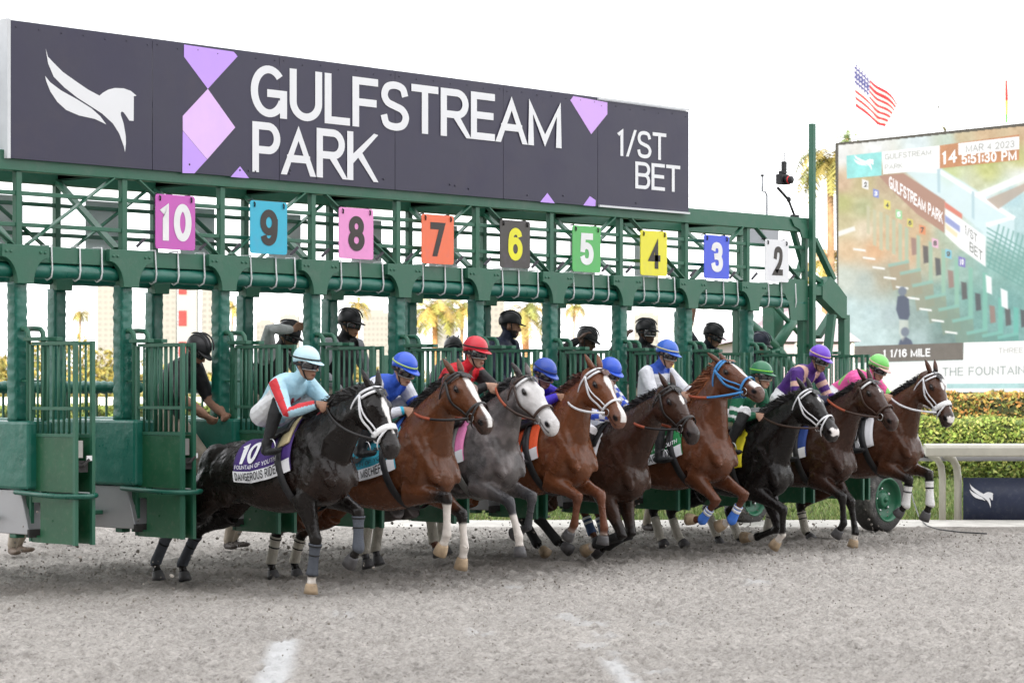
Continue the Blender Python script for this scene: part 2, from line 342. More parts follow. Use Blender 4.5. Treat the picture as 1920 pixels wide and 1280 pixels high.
# harrowed sand: real relief where the photograph shows it, coarser elsewhere
A, B, F = grid(-5.2, 7.2, 12.6, 29.2, 520, 560, 1.25); p2 = np.c_[A, B]
rel = np.c_[CAM_X+RIGHT[0]*A+AWAY[0]*B, CAM_Y+RIGHT[1]*A+AWAY[1]*B]
hgt = .035*fbm(rel, 1.3, 3, 2)+.050*fbm(rel, 8., 3, 9)+.12*fbm(rel, 20., 3, 21)
rw = (rel[:, 1]*.9+.12*np.sin(rel[:, 0]*.7))*2*math.pi/.34                      # harrow rows along the gate
hgt = hgt+.016*np.sin(rw)*(.6+fbm(rel, .8, 2, 31))
churn = np.exp(-((rel[:, 1]+.6)/1.7)**2)*((rel[:, 0] > -2) & (rel[:, 0] < 12)); hgt = hgt+churn*.07*fbm(rel, 4.2, 3, 41)
edge = np.minimum.reduce([sstep(-5.2, -4.9, A), sstep(7.2, 6.9, A), sstep(12.6, 12.9, B), sstep(29.2, 28.8, B)])
Z = (hgt-.02)*edge
# masks: lime dust, and turned moist sand with shade painted in under the horses
def strip_mask(Lp, Rp):
    L3 = np.array([at_z(*p)[:2] for p in Lp]); R3 = np.array([at_z(*p)[:2] for p in Rp]); m = np.zeros(len(rel))
    for i in range(len(L3)-1):
        q = np.array([L3[i], R3[i], R3[i+1], L3[i+1]]); ins = np.ones(len(rel), bool); dm = np.full(len(rel), 1e9); s0 = None
        for a in range(4):
            p0, p1 = q[a], q[(a+1) % 4]; e = p1-p0; cr = e[0]*(rel[:, 1]-p0[1])-e[1]*(rel[:, 0]-p0[0]); s = np.sign(cr.mean()) if False else 1
            dm = np.minimum(dm, cr/np.linalg.norm(e)*ORI(q))
        m = np.maximum(m, sstep(-.05, .05, dm))
    return m
def ORI(q): return 1. if ((q[1][0]-q[0][0])*(q[2][1]-q[0][1])-(q[1][1]-q[0][1])*(q[2][0]-q[0][0])) > 0 else -1.
lime = strip_mask([(510,1200),(494,1240),(472,1290)], [(556,1202),(550,1240),(534,1290)])
lime = np.maximum(lime, .85*strip_mask([(1126,1232),(1150,1262),(1174,1292)], [(1156,1234),(1190,1262),(1228,1292)]))
for px, py, w in ((1063,1155,22),(1108,1166,32),(1138,1190,24),(1112,1206,26),(1165,1223,22),(1235,1256,30),(1245,1167,20),(958,1098,20),(640,1150,18),(900,1185,22),(1420,1090,24)):
    lime = np.maximum(lime, .5*strip_mask([(px-w,py-4),(px-w,py+4)], [(px+w,py-4),(px+w,py+4)]))
lime = lime*sstep(-.24, .02, fbm(rel, 5., 3, 77)+.6*fbm(rel, 20., 2, 78)+.10*lime)
Z = Z+.006*lime
damp_shade = np.clip(np.exp(-((rel[:, 1]+.35)/1.5)**2)*sstep(-1.5, .5, rel[:, 0])*(.75+1.6*fbm(rel, 1.6, 3, 61)), 0, 1)
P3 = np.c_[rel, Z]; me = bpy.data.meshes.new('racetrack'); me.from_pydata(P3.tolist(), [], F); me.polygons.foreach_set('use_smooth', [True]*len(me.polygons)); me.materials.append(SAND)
at = me.color_attributes.new('Mask', 'FLOAT_COLOR', 'POINT'); at.data.foreach_set('color', np.c_[lime, damp_shade, lime*0, lime*0+1].astype(np.float32).ravel())
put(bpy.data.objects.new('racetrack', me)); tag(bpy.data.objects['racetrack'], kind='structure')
ob = MB()
for r0, r1, d0, d1 in ((-60,-5.2,-40,29.2),(7.2,60,-40,29.2),(-5.2,7.2,-40,12.6)): ob.add([gp(r0, d0), gp(r1, d0), gp(r1, d1), gp(r0, d1)], [(0,1,2,3)])
tag(ob.build('track_surround', SAND), kind='structure')
# compacted pale strip and grass verge beyond the track
A, B, F = grid(-40, 40, 29.15, 30.6, 300, 8); rel = np.array([gp(a, b)[:2] for a, b in zip(A, B)])
z = .035*np.sin((B-29.15)/1.45*math.pi)+.03*fbm(rel, 2.5, 3, 5); me = bpy.data.meshes.new('kerb'); me.from_pydata(np.c_[rel, z].tolist(), [], F); me.polygons.foreach_set('use_smooth', [True]*len(me.polygons)); me.materials.append(mat('pale_strip', (.52,.50,.46), .95, var=.2, scale=4, bump=.5, bscale=40)); put(bpy.data.objects.new('kerb', me)); tag(bpy.data.objects['kerb'], kind='structure')
MB().add([gp(-60, 30.5), gp(60, 30.5), gp(60, 62), gp(-60, 62)], [(0,1,2,3)]).build('verge', mat('verge_turf', (.075,.11,.028), .95, var=.35, scale=1.5, bump=.6, bscale=30)); tag(bpy.data.objects['verge'], kind='structure')
def blades(name, n, r0, r1, d0, d1, h0, h1, cols, label, cat):
    rg = np.random.default_rng(5); r = r0+(r1-r0)*rg.random(n); d = d0+(d1-d0)*rg.random(n)**1.2; base = np.array([gp(a, b) for a, b in zip(r, d)])
    hh = h0+(h1-h0)*rg.random(n); an = rg.random(n)*6.283; w = np.c_[np.cos(an), np.sin(an), np.zeros(n)]*.010*(1+rg.random(n))[:, None]; lean = np.c_[rg.normal(0, .35, n), rg.normal(0, .35, n), np.ones(n)]*hh[:, None]
    vs = np.stack([base-w, base+w, base+lean], 1).reshape(-1, 3); fs = np.arange(n*3).reshape(-1, 3); c = np.array(cols)[rg.integers(0, len(cols), n)]*(.7+.6*rg.random(n))[:, None]
    me = bpy.data.meshes.new(name); me.from_pydata(vs.tolist(), [], fs.tolist()); at = me.color_attributes.new('Col', 'FLOAT_COLOR', 'POINT'); cc = np.ones((n*3, 4), np.float32); cc[:, :3] = np.repeat(c, 3, 0); at.data.foreach_set('color', cc.ravel()); me.materials.append(mat('leaf_attr', attr=True, rough=.7, var=.1))
    return tag(put(bpy.data.objects.new(name, me)), label, cat, kind='stuff')
blades('grass', 42000, -2.5, 8.2, 30.2, 45, .03, .10, [(.14,.22,.05),(.19,.26,.07),(.26,.28,.10)], 'green grass on the verge behind the white rail', 'grass')
# clods thrown up and lying on the sand
rg = np.random.default_rng(12); cl = MB()
for i in range(3700):
    if i < 1400: x, y, z = rg.uniform(-.5, 11.5), rg.normal(.5, 1.0), abs(rg.normal(0, .22))+.02; s = rg.uniform(.004, .014)*(1 if rg.random() < .85 else 1.8)
    elif i < 2300: x, y, z = rg.uniform(-1, 12), rg.normal(-.6, 1.2), .012; s = rg.uniform(.006, .017)
    else: q = gp(rg.uniform(-4.5, 6.5), rg.uniform(13, 28)); x, y, z = q[0], q[1], .008; s = rg.uniform(.004, .010)
    a = rg.normal(0, 1, (3, 3)); a = np.linalg.qr(a)[0]; cl.ell((x, y, z), (s, s*rg.uniform(.5, .9), s*rg.uniform(.4, .8)), a, 5, 3)
tag(cl.build('sand_clods', mat('clod', (.26,.235,.205), .95, var=.3, scale=9)), 'clods of dark sand kicked up by the hooves', 'sand', kind='stuff')
# ------------------------------------------------------------------ hedges, rail, banner
def leaf_mass(n, sampler, size, cols, seed, name, parent, m=None, flatz=.5):
    rg = np.random.default_rng(seed); c = np.array([sampler(rg) for _ in range(n)]); s = size*(.6+.8*rg.random(n)); a = rg.normal(0, 1, (n, 3)); a /= np.linalg.norm(a, axis=1)[:, None]
    b = rg.normal(0, 1, (n, 3)); b = np.cross(a, b); b /= np.linalg.norm(b, axis=1)[:, None]; a *= s[:, None]; b *= (s*.5)[:, None]
    vs = np.stack([c-a, c-b*.9, c+a, c+b*.9], 1).reshape(-1, 3); fs = np.arange(n*4).reshape(-1, 4); cc = np.ones((n*4, 4), np.float32); q = np.array(cols)[rg.integers(0, len(cols), n)]*(.65+.7*rg.random(n))[:, None]; cc[:, :3] = np.repeat(q, 4, 0)
    org = WLOC[parent.name]; me = bpy.data.meshes.new(name); me.from_pydata((vs-org).tolist(), [], fs.tolist()); at = me.color_attributes.new('Col', 'FLOAT_COLOR', 'POINT'); at.data.foreach_set('color', cc.ravel()); me.materials.append(m or mat('leaf_attr', attr=True, rough=.7, var=.1))
    return put(bpy.data.objects.new(name, me), parent, org)
def hedge(name, r0, r1, d0, d1, h, n, size, cols, label, seed, core=(.02,.03,.008)):
    t = thing(name, tuple(gp((r0+r1)/2, (d0+d1)/2)), label, 'hedge')
    q = [gp(r0, d0+.08, .0), gp(r1, d0+.08, 0.), gp(r1, d1, 0.), gp(r0, d1, 0.)]; q2 = [p+V(0, 0, h-.07) for p in q]
    MB().add(q+q2, [(0,1,5,4),(1,2,6,5),(2,3,7,6),(3,0,4,7),(4,5,6,7)]).build('branches', mat('hedge_core', core, .9, var=.5, scale=6), t)
    def smp(rg):
        r = rg.uniform(r0, r1); bul = .06*math.sin(r*5.3)+.05*math.sin(r*13.7+1)
        if rg.random() < .6: return gp(r, d0+rg.normal(0, .05)+bul*.7, rg.uniform(.05, h+.01))
        return gp(r, rg.uniform(d0, d1), h+rg.normal(0, .025)+bul*.5)
    leaf_mass(n, smp, size, cols, seed, 'foliage', t); return t
hedge('clipped_hedge', 5.0, 12.0, 43.5, 45.2, 1.05, 26000, .042, [(.14,.215,.035),(.20,.265,.055),(.28,.30,.085),(.06,.10,.02)], 'low clipped yellow green hedge behind the white rail', 1)
hedge('croton_hedge', 6.0, 13.5, 48.5, 49.6, 1.50, 15000, .05, [(.15,.18,.035),(.26,.24,.06),(.32,.15,.04),(.07,.06,.02),(.42,.29,.08)], 'taller dark hedge with reddish leaves under the video screen', 2, (.018,.016,.008))
hedge('far_hedge', -16, 5.5, 52, 53.5, 1.22, 12000, .08, [(.12,.17,.03),(.18,.21,.05),(.07,.10,.02)], 'dark green hedge seen through the stalls', 3)
WP = mat('rail_cream', (.46,.44,.37), .45, var=.08, dirt=((.30,.28,.24), .4, 5))
rail = thing('running_rail', tuple(gp(6.0, 30.2)), 'cream running rail on curved posts along the verge', 'rail')
def rr_(r, z, d=30.2): return gp(r, d, z)
rl = [(5.02,.905),(5.02,.93),(5.2,.955),(14,.955)]
rail_sec = [(-.12,-.075),(-.14,-.06),(-.14,.035),(-.11,.07),(.06,.085),(.07,-.01)]
MB().loft([[gp(r, 30.0+a, .885+b) for a, b in rail_sec] for r in (5.04, 5.6, 6.2, 8, 14)]).build('rail_cover', WP, rail, bevel=.008)
MB().loft([[gp(r, 30.35+a*.6, .80+b*.7) for a, b in rail_sec] for r in (4.2, 6, 14)]).build('rail_back', mat('rail_grey', (.35,.35,.36), .5), rail, True)
MB().box((0,0,0),(0,0,0)) if False else None
for px, nm in ((1767, 0), (1796, 1)):
    r = (px-CX)/F_PX*30.2
    MB().tube([gp(r+.0, 30.2, -.05), gp(r, 30.2, .55), gp(r-.015, 30.2, .68), gp(r-.06, 30.2, .77), gp(r-.16, 30.2, .83)], .043 if nm == 0 else .047, 14).build('rail_post', WP, rail, True)
MB().bar(gp(5.07, 30.22, .825), gp(5.27, 30.22, .79), .05, .06).build('bracket', mat('matt_black'), rail)
bn = thing('rail_banner', tuple(gp(6.3, 30.1)), 'navy banner with white winged horse emblem below the rail', 'banner'); bd = 30.12
b0, b1 = (1806-CX)/F_PX*bd, 8.6; bz0, bz1 = EYE-(974-HY)/F_PX*bd, EYE-(895-HY)/F_PX*bd
n = 14; vs = [gp(b0+(b1-b0)*i/n, bd+.012*math.sin(i*1.7), bz0+(bz1-bz0)*j-.010*i/n) for j in (0, 1) for i in range(n+1)]
o = MB().add(vs, [(i, i+1, n+2+i, n+1+i) for i in range(n)]).build('cloth', mat('banner_navy', (.018,.026,.06), .55, var=.12, dirt=((.10,.11,.13), .5, 14)), bn, True); md = o.modifiers.new('t', 'SOLIDIFY'); md.thickness = .01; md.offset = 0
lb = MB(); le = [(1817,904),(1862,951)]
for poly in LOGO: lb.add([gp(((1817+45*x)-CX)/F_PX*bd, bd-.03, EYE-((951-47*y)-HY)/F_PX*bd) for x, y in poly], [tuple(range(len(poly)))])
lb.build('emblem', mat('white_print', (.80,.80,.82), .7, var=.04), bn)
cb = [at_z(*p, .03) for p in ((1702,930),(1712,955),(1724,972),(1738,985),(1760,992),(1800,997),(1850,1000))]
cb[0][2] = .35; cb[1][2] = .16; tag(MB().tube(cb, .008, 6).build('power_cable', mat('matt_black')), 'thin black cable trailing from the gate wheel across the sand', 'cable')

# ------------------------------------------------------------------ video screen
SD = 80.; SA_ = at_d(1568, HY, SD); SB_ = at_d(1920, HY, SD/1.0766); sdr = unit(SB_-SA_); snr = unit(np.cross(sdr, UPV)); snr = snr if snr@AWAY < 0 else -snr
def sp_(px, py, lay=0.):
    d = V(*ray(px, py)); o = V(CAM_X, CAM_Y, EYE); P0 = SA_+snr*lay*.02; t = ((P0-o)@snr)/(d@snr); return o+d*t
def em(col, s=1.):
    nm = 'screen_%d_%d_%d_%d' % (*[int(c) for c in col], int(s*100))
    if nm in MATS: return MATS[nm]
    lin = [((c/255)/12.92 if c/255 < .04045 else ((c/255+.055)/1.055)**2.4) for c in col]
    m = bpy.data.materials.new(nm); m.use_nodes = True; n = m.node_tree.nodes; l = m.node_tree.links; p = n['Principled BSDF']; p.inputs['Base Color'].default_value = (.01,.01,.01,1); p.inputs['Roughness'].default_value = .4
    tc = n.new('ShaderNodeTexCoord'); no = n.new('ShaderNodeTexNoise'); no.inputs['Scale'].default_value = 2.2; no.inputs['Detail'].default_value = 8; no.inputs['Roughness'].default_value = .75; l.new(tc.outputs['Object'], no.inputs['Vector'])
    mr = n.new('ShaderNodeMapRange'); mr.inputs[1].default_value = .3; mr.inputs[2].default_value = .7; v_ = .0 if min(col) > 235 else .22; mr.inputs[3].default_value = 1-v_; mr.inputs[4].default_value = 1+v_; l.new(no.outputs[0], mr.inputs[0])
    mu = n.new('ShaderNodeMath'); mu.operation = 'MULTIPLY'; mu.inputs[1].default_value = s*SCREEN_GAIN; l.new(mr.outputs[0], mu.inputs[0])
    p.inputs['Emission Color'].default_value = (*lin, 1); l.new(mu.outputs[0], p.inputs['Emission Strength']); MATS[nm] = m; return m
SCREEN_GAIN = .54
scr = thing('video_screen', tuple(sp_(1750, 735)*V(1,1,0)), 'giant video screen showing the starting gate and 5:51:30 PM', 'screen')
def spoly(px, col, lay, nm='picture', s=1.):
    return MB().add([sp_(x, y, lay) for x, y in px], [tuple(range(len(px)))]).build(nm, em(col, s), scr)
fr = [(1565,268),(2300,190),(2300,742),(1571,740)]; f0 = [sp_(x, y, 0) for x, y in fr]
MB().add([p-snr*.02 for p in f0]+[p-snr*.8 for p in f0], [(0,1,2,3),(7,6,5,4),(0,4,5,1),(1,5,6,2),(2,6,7,3),(3,7,4,0)]).build('cabinet', mat('screen_cabinet', (.03,.028,.025), .6), scr)
# the broadcast picture: soft colours painted on a fine grid of the display
PC = [(1575,290,235,235,232),(1640,280,238,240,238),(1720,270,215,232,235),(1780,262,190,210,190),(1800,258,195,170,120),(1850,250,200,160,110),(1915,245,198,160,112),(1580,345,205,165,125),(1620,345,190,170,110),(1660,345,180,150,110),
 (1780,330,185,200,120),(1850,320,190,195,100),(1915,300,190,190,110),(1830,345,195,200,150),(1915,330,235,240,230),(1580,380,175,175,90),(1620,390,165,170,110),(1650,400,200,180,130),(1700,410,195,165,120),(1580,420,190,175,120),(1620,430,225,205,170),(1660,440,215,170,120),(1720,440,205,165,115),(1780,440,160,180,150),
 (1750,350,215,235,240),(1800,360,225,240,245),(1850,380,220,240,245),(1900,370,170,215,225),(1915,420,165,205,210),(1850,420,205,235,240),(1900,450,150,200,200),(1590,470,220,180,130),(1640,470,225,165,110),(1700,480,215,170,125),(1750,490,180,175,140),(1800,500,130,175,160),(1860,500,110,170,160),(1910,510,95,160,150),
 (1585,520,195,205,190),(1620,530,170,185,175),(1660,520,160,150,120),(1700,540,130,160,145),(1760,560,95,150,140),(1820,560,85,150,140),(1890,570,80,150,145),(1590,580,185,215,215),(1630,590,180,210,212),(1670,590,165,190,192),(1720,600,120,150,145),(1780,610,75,125,118),(1840,610,85,150,142),(1900,610,85,155,150),
 (1600,630,190,220,220),(1650,635,185,215,215),(1720,635,150,180,180),(1770,635,85,120,115),(1850,632,80,140,135),(1910,625,90,150,145),(2100,300,200,190,120),(2100,450,150,200,205),(2100,600,100,160,150)]
gx, gy = np.meshgrid(np.r_[np.arange(1572, 1930, 1.5), np.linspace(1932, 2294, 40)], np.arange(200, 737, 1.5)); gxf, gyf = gx.ravel(), gy.ravel()
num = np.zeros((len(gxf), 3)); den = np.zeros(len(gxf))
for x, y, *c in PC:
    w = 1/(((gxf-x)**2+(gyf-y)**2)/400+.15)**1.6; num += w[:, None]*np.array(c); den += w
img = num/den[:, None]; sp3 = np.c_[gxf, gyf, gxf*0]
img = img*.86+246*.14; img += (vnoise(sp3, .11, 5)-.5)[:, None]*26+(vnoise(sp3, .4, 6)-.5)[:, None]*16
def paint(poly, col, al=1., soft=1.6):
    """soft-edged polygon into the picture"""
    p = np.array(poly, float); lo, hi = p.min(0)-5, p.max(0)+5; idx = np.nonzero((gxf > lo[0]) & (gxf < hi[0]) & (gyf > lo[1]) & (gyf < hi[1]))[0]
    if not len(idx): return
    X, Y = gxf[idx], gyf[idx]; ins = np.zeros(len(idx), bool); dm = np.full(len(idx), 1e9)
    for i in range(len(p)):
        (x0, y0), (x1, y1) = p[i-1], p[i]; cr = ((y0 > Y) != (y1 > Y)); 
        if y1 != y0: ins ^= cr & (X < (x1-x0)*(Y-y0)/(y1-y0)+x0)
        d = np.array((x1-x0, y1-y0)); t_ = np.clip(((X-x0)*d[0]+(Y-y0)*d[1])/max(d@d, 1e-6), 0, 1); dm = np.minimum(dm, np.hypot(X-x0-t_*d[0], Y-y0-t_*d[1]))
    a = sstep(-soft, soft, np.where(ins, dm, -dm))*al; img[idx] = img[idx]*(1-a[:, None])+np.array(col)*a[:, None]
for px, col, al in [([(1697,322),(1762,314),(1850,368),(1902,405),(1902,470),(1850,440),(1775,380)], (216,240,245), .8), ([(1700,322),(1760,316),(1905,407),(1899,413),(1760,325)], (252,254,254), 1), ([(1848,418),(1902,404),(1902,410),(1850,427)], (252,254,254), .9), ([(1757,318),(1763,316),(1763,362),(1758,360)], (176,208,218), .9), ([(1822,358),(1827,360),(1827,412),(1822,408)], (176,208,218), .9),
 ([(1830,362),(1925,322),(1925,336),(1838,374)], (250,252,250), .9), ([(1850,374),(1925,342),(1925,356),(1872,392)], (182,158,140), .8), ([(1571,434),(1602,424),(1604,432),(1571,444)], (250,250,246), .9),
 ([(1648,330),(1694,325),(1772,376),(1771,437),(1720,402),(1668,352)], (178,132,112), 1), ([(1771,378),(1804,401),(1804,411),(1772,390)], (226,122,102), 1), ([(1772,391),(1804,412),(1848,444),(1848,500),(1800,466),(1772,440)], (252,252,252), 1), ([(1772,403),(1800,424),(1800,436),(1772,416)], (136,148,210), .9), ([(1772,418),(1796,438),(1794,446),(1774,430)], (248,222,170), .8)]: paint(px, col, al)
for i, (x, y0, y1) in enumerate(((1628,385,440),(1640,392,462),(1652,396,470),(1664,402,470),(1676,410,478),(1688,418,490),(1700,425,505),(1722,440,520),(1745,452,543),(1769,466,566),(1794,482,588),(1820,500,609),(1847,510,632),(1876,557,637),(1905,575,640))):
    u = (x-1628)/280; c = (200-110*u, 196-10*u, 160+10*u); paint([(x-3-1.5*u, y0), (x+3+1.5*u, y0+3), (x+3+2*u, y1), (x-3-2*u, y1-3)], c, .9)
    if i > 5:
        paint([(x-34, y1-8), (x+4, y1-16), (x+8, y1+30), (x-26, y1+40)], (int(198-120*u), int(150-5*u), int(112+25*u)), .75); paint([(x-35, y1-10), (x+4, y1-18), (x+5, y1-12), (x-34, y1-4)], (150-40*u, 190, 176), .8)
        paint([(x+8, y1-60), (x+18, y1-58), (x+20, y1-28), (x+10, y1-26)], ((150,112,104), (70,64,70), (58,60,70))[i % 3], .85)
for x, y in ((1611,468),(1629,484),(1647,502),(1668,521),(1691,539),(1712,559),(1735,580),(1758,601),(1783,623)): paint([(x-11, y-3), (x+12, y), (x+12, y+3.5), (x-11, y+.5)], (250,252,248), 1., 1.)
for j in range(9): y = 425+j*9; paint([(1850, y), (1930, y+46), (1930, y+49), (1850, y+3)], (96,158,150), .8, 1.); paint([(1852+j*9, 500+j*5), (1872+j*9, 420+j*4), (1875+j*9, 421+j*4), (1855+j*9, 501+j*5)], (104,164,156), .8, 1.)
for q in ([(1683,556),(1693,552),(1704,560),(1706,590),(1702,600),(1686,598),(1680,580)], [(1682,655),(1687,638),(1697,630),(1709,638),(1715,655)]): paint(q, (58,70,100), .95)
for q in ([(1686,600),(1703,600),(1704,622),(1692,640),(1686,625)],): paint(q, (226,224,206), .5)
for cx_, cy_ in ((1692,546),(1697,622)): paint([(cx_+8*math.cos(a), cy_+9*math.sin(a)) for a in np.linspace(0, 6.28, 12, endpoint=False)], (104,116,136), .95)
for q in ([(1848,515),(1859,520),(1860,552),(1850,548)], [(1876,540),(1889,546),(1890,580),(1878,574)]): paint(q, (244,250,250), 1)
for (x, y, s, col) in ((1622,345,9,(250,250,250)),(1642,362,8,(120,138,220)),(1663,383,9,(236,222,100)),(1685,401,9,(156,222,156)),(1706,417,8,(226,214,96)),(1729,430,9,(232,140,92)),(1753,455,9,(240,184,212)),(1778,475,9,(128,200,222)),(1803,490,10,(124,114,194))): paint([(x-s*.6, y-s), (x+s*.7, y-s*.6), (x+s*.7, y+s*1.2), (x-s*.6, y+s*.8)], col, 1, 1.)
g_ = img.mean(1, keepdims=True); img = g_+(img-g_)*.95; lin = np.clip((img*.94+12)/255, 0, 1)**2.2; ok = gyf > 272-(gxf-1571)*.1035
W_ = gx.shape[1]; fs_ = [(j*W_+i, j*W_+i+1, (j+1)*W_+i+1, (j+1)*W_+i) for j in range(gx.shape[0]-1) for i in range(W_-1) if ok[j*W_+i] and ok[j*W_+i+1]]
dm_ = MB().add([sp_(x, y, 0) for x, y in zip(gxf, gyf)], fs_); dm_.c = [tuple(c) for c in lin]
md_ = bpy.data.materials.new('screen_picture'); md_.use_nodes = True; pn_ = md_.node_tree.nodes['Principled BSDF']; pn_.inputs['Base Color'].default_value = (.01,.01,.01,1); at_ = md_.node_tree.nodes.new('ShaderNodeAttribute'); at_.attribute_name = 'Col'; md_.node_tree.links.new(at_.outputs['Color'], pn_.inputs['Emission Color']); pn_.inputs['Emission Strength'].default_value = SCREEN_GAIN
dm_.build('display', md_, scr)
L = 2
for px, col in [([(1587,292),(1653,285),(1653,329),(1588,335)], (150,228,224)), ([(1654,285),(1762,273),(1762,316),(1656,327)], (252,252,250)), ([(1762,273),(1911,252),(1911,300),(1762,316)], (200,138,92)), ([(1797,269),(1911,256),(1911,280),(1797,291)], (252,252,250)),
 ([(1597,649),(1806,642),(1806,674),(1598,680)], (108,100,94)), ([(1598,681),(1806,675),(1807,642),(2296,628),(2296,735),(1600,735)], (253,253,251)), ([(1775,719),(2296,716),(2296,727),(1775,728)], (176,214,214))]:
    L += 1; spoly(px, col, L, 'caption_panel')
for (x, y, s, tx) in ((1622,345,9,'2'),(1642,362,8,'3'),(1663,383,9,'4'),(1685,401,9,'5'),(1706,417,8,'6'),(1729,430,9,'7'),(1753,455,9,'8'),(1778,475,9,'9'),(1803,490,10,'10')):
    v, f = text_mesh(tx, wt=.22); ink = (250,250,250) if tx in ('3','5','10') else (90,86,80)
    MB().add([sp_(x-s*.35+s*.75*a, y+s*.65-s*1.1*b, 2+zz*9) for a, b, zz in v], f).build('plate_numeral', em(ink), scr)
L += 1
for word, q, col, bd_ in (('14', [(1766,309),(1794,304),(1794,279),(1766,284)], (255,255,255), .01), ('5:51:30 PM', [(1803,308),(1906,300),(1906,281),(1803,290)], (255,255,255), .01), ('MAR 4 2023', [(1811,286),(1902,276),(1902,263),(1811,272)], (160,160,156), 0.),
  ('GULFSTREAM', [(1659,300),(1746,290),(1746,280),(1659,289)], (160,162,156), 0.), ('PARK', [(1659,318),(1693,315),(1693,306),(1659,309)], (160,162,156), 0.), ('1 1/16 MILE', [(1656,670),(1744,668),(1744,653),(1656,655)], (255,255,255), .012),
  ('THREE', [(1872,662),(1918,661),(1918,651),(1872,652)], (176,176,172), 0.), ('THE FOUNTAIN OF YOUTH', [(1767,705),(2040,699),(2040,682),(1767,689)], (150,160,158), 0.), ('GULFSTREAM PARK', [(1667,352),(1768,420),(1768,398),(1667,329)], (255,255,255), .012),
  ('1/ST', [(1809,438),(1832,456),(1832,440),(1809,420)], (120,124,120), 0.), ('BET', [(1818,470),(1842,490),(1842,472),(1818,452)], (120,124,120), 0.)):
    v0, f0_ = text_mesh(word, 0, bd_)
    for v, f in words(v0, f0_): MB().add([sp_(*(bilin([np.array(p) for p in q], a, b)), L+zz*9) for a, b, zz in v], f).build('caption', em(col, 1.15), scr)
eb = MB()
for poly in LOGO: eb.add([sp_(1601+38*x, 324-36*y+(-4*x), L) for x, y in poly], [tuple(range(len(poly)))])
eb.build('emblem', em((250,252,250)), scr)

# ------------------------------------------------------------------ flags, birds
def flag(corners, d, colf, label, nu=60, nv=39, wave=.12, name='flag'):
    t = thing(name, tuple(at_d(corners[0][0], HY, d)*V(1,1,0)), label, 'flag'); vs = []; cs = []
    for j in range(nv+1):
        for i in range(nu+1):
            u, v = i/nu, j/nv; q = bilin([np.array(c) for c in (corners[3], corners[2], corners[1], corners[0])], u, v)
            vs.append(at_d(*q, d)+AWAY*wave*3*math.sin(u*9+v*3)*u+UPV*wave*math.sin(u*8+v*2)*u); cs.append(colf(min(u, .9999), min(1-v, .9999)))
    MB().add(vs, [(j*(nu+1)+i, j*(nu+1)+i+1, (j+1)*(nu+1)+i+1, (j+1)*(nu+1)+i) for j in range(nv) for i in range(nu)]).build('cloth', mat('flag_cloth', attr=True, rough=.8, var=.03), t, True)
    me = t.children[0].data; at = me.color_attributes.new('Col', 'FLOAT_COLOR', 'POINT'); at.data.foreach_set('color', np.array([tuple(c)+(1,) for c in cs], np.float32).ravel())
    return t
def us(u, v):
    if u < .40 and v < 7/13:
        gu, gv = u/.40*6, v/(7/13)*5; return (.55,.55,.58) if (gu % 1-.5)**2+(gv % 1-.5)**2 < .075 else (.03,.035,.14)
    return (.40,.02,.03) if int(v*13) % 2 == 0 else (.60,.60,.60)
fl = flag([(1600,116),(1681,194),(1661,243),(1604,200)], 95., us, 'United States flag flying above the video screen')
MB().tube([at_d(1599, HY, 95)*V(1,1,0), at_d(1599, 112, 95)], [.09, .05], 8).build('pole', mat('pole_white', (.80,.80,.80), .4), fl, True)
f2 = flag([(1883,150),(1888,152),(1890,232),(1882,228)], 98., lambda u, v: (.55,.06,.06) if v < .5 else ((.62,.45,.12) if v < .8 else (.12,.35,.10)), 'narrow red and yellow flag seen edge on above the screen', 6, 30, .05)
MB().tube([at_d(1883, HY, 98)*V(1,1,0), at_d(1883, 140, 98)], [.09, .04], 8).build('pole', mat('pole_white'), f2, True)
f3 = flag([(1765,230),(1774,244),(1772,250),(1766,238)], 99., lambda u, v: (.10,.10,.05), 'small dark pennant just above the screen', 8, 6, .05)
MB().tube([at_d(1765, HY, 99)*V(1,1,0), at_d(1765, 226, 99)], [.05, .03], 6).build('pole', mat('pole_white'), f3, True)
for px, py, s, lb in ((1669,102,2.5,'tiny dark bird high in the white sky'), (1760,201,6,'dark bird gliding above the video screen')):
    c = at_d(px, py, 110); k = s/F_PX*110; t = MB().add([c-RIGHT*k+UPV*k*1.2, c-RIGHT*k*.3, c+RIGHT*k*.25, c+RIGHT*k+UPV*k*1.0, c-UPV*k*1.2, c+UPV*k*.3, c+AWAY*k*1.5], [(0,1,5),(5,2,3),(1,4,2,5),(5,6,4)]).build('bird', mat('bird_dark', (.05,.05,.045), .8)); tag(t, lb, 'bird')

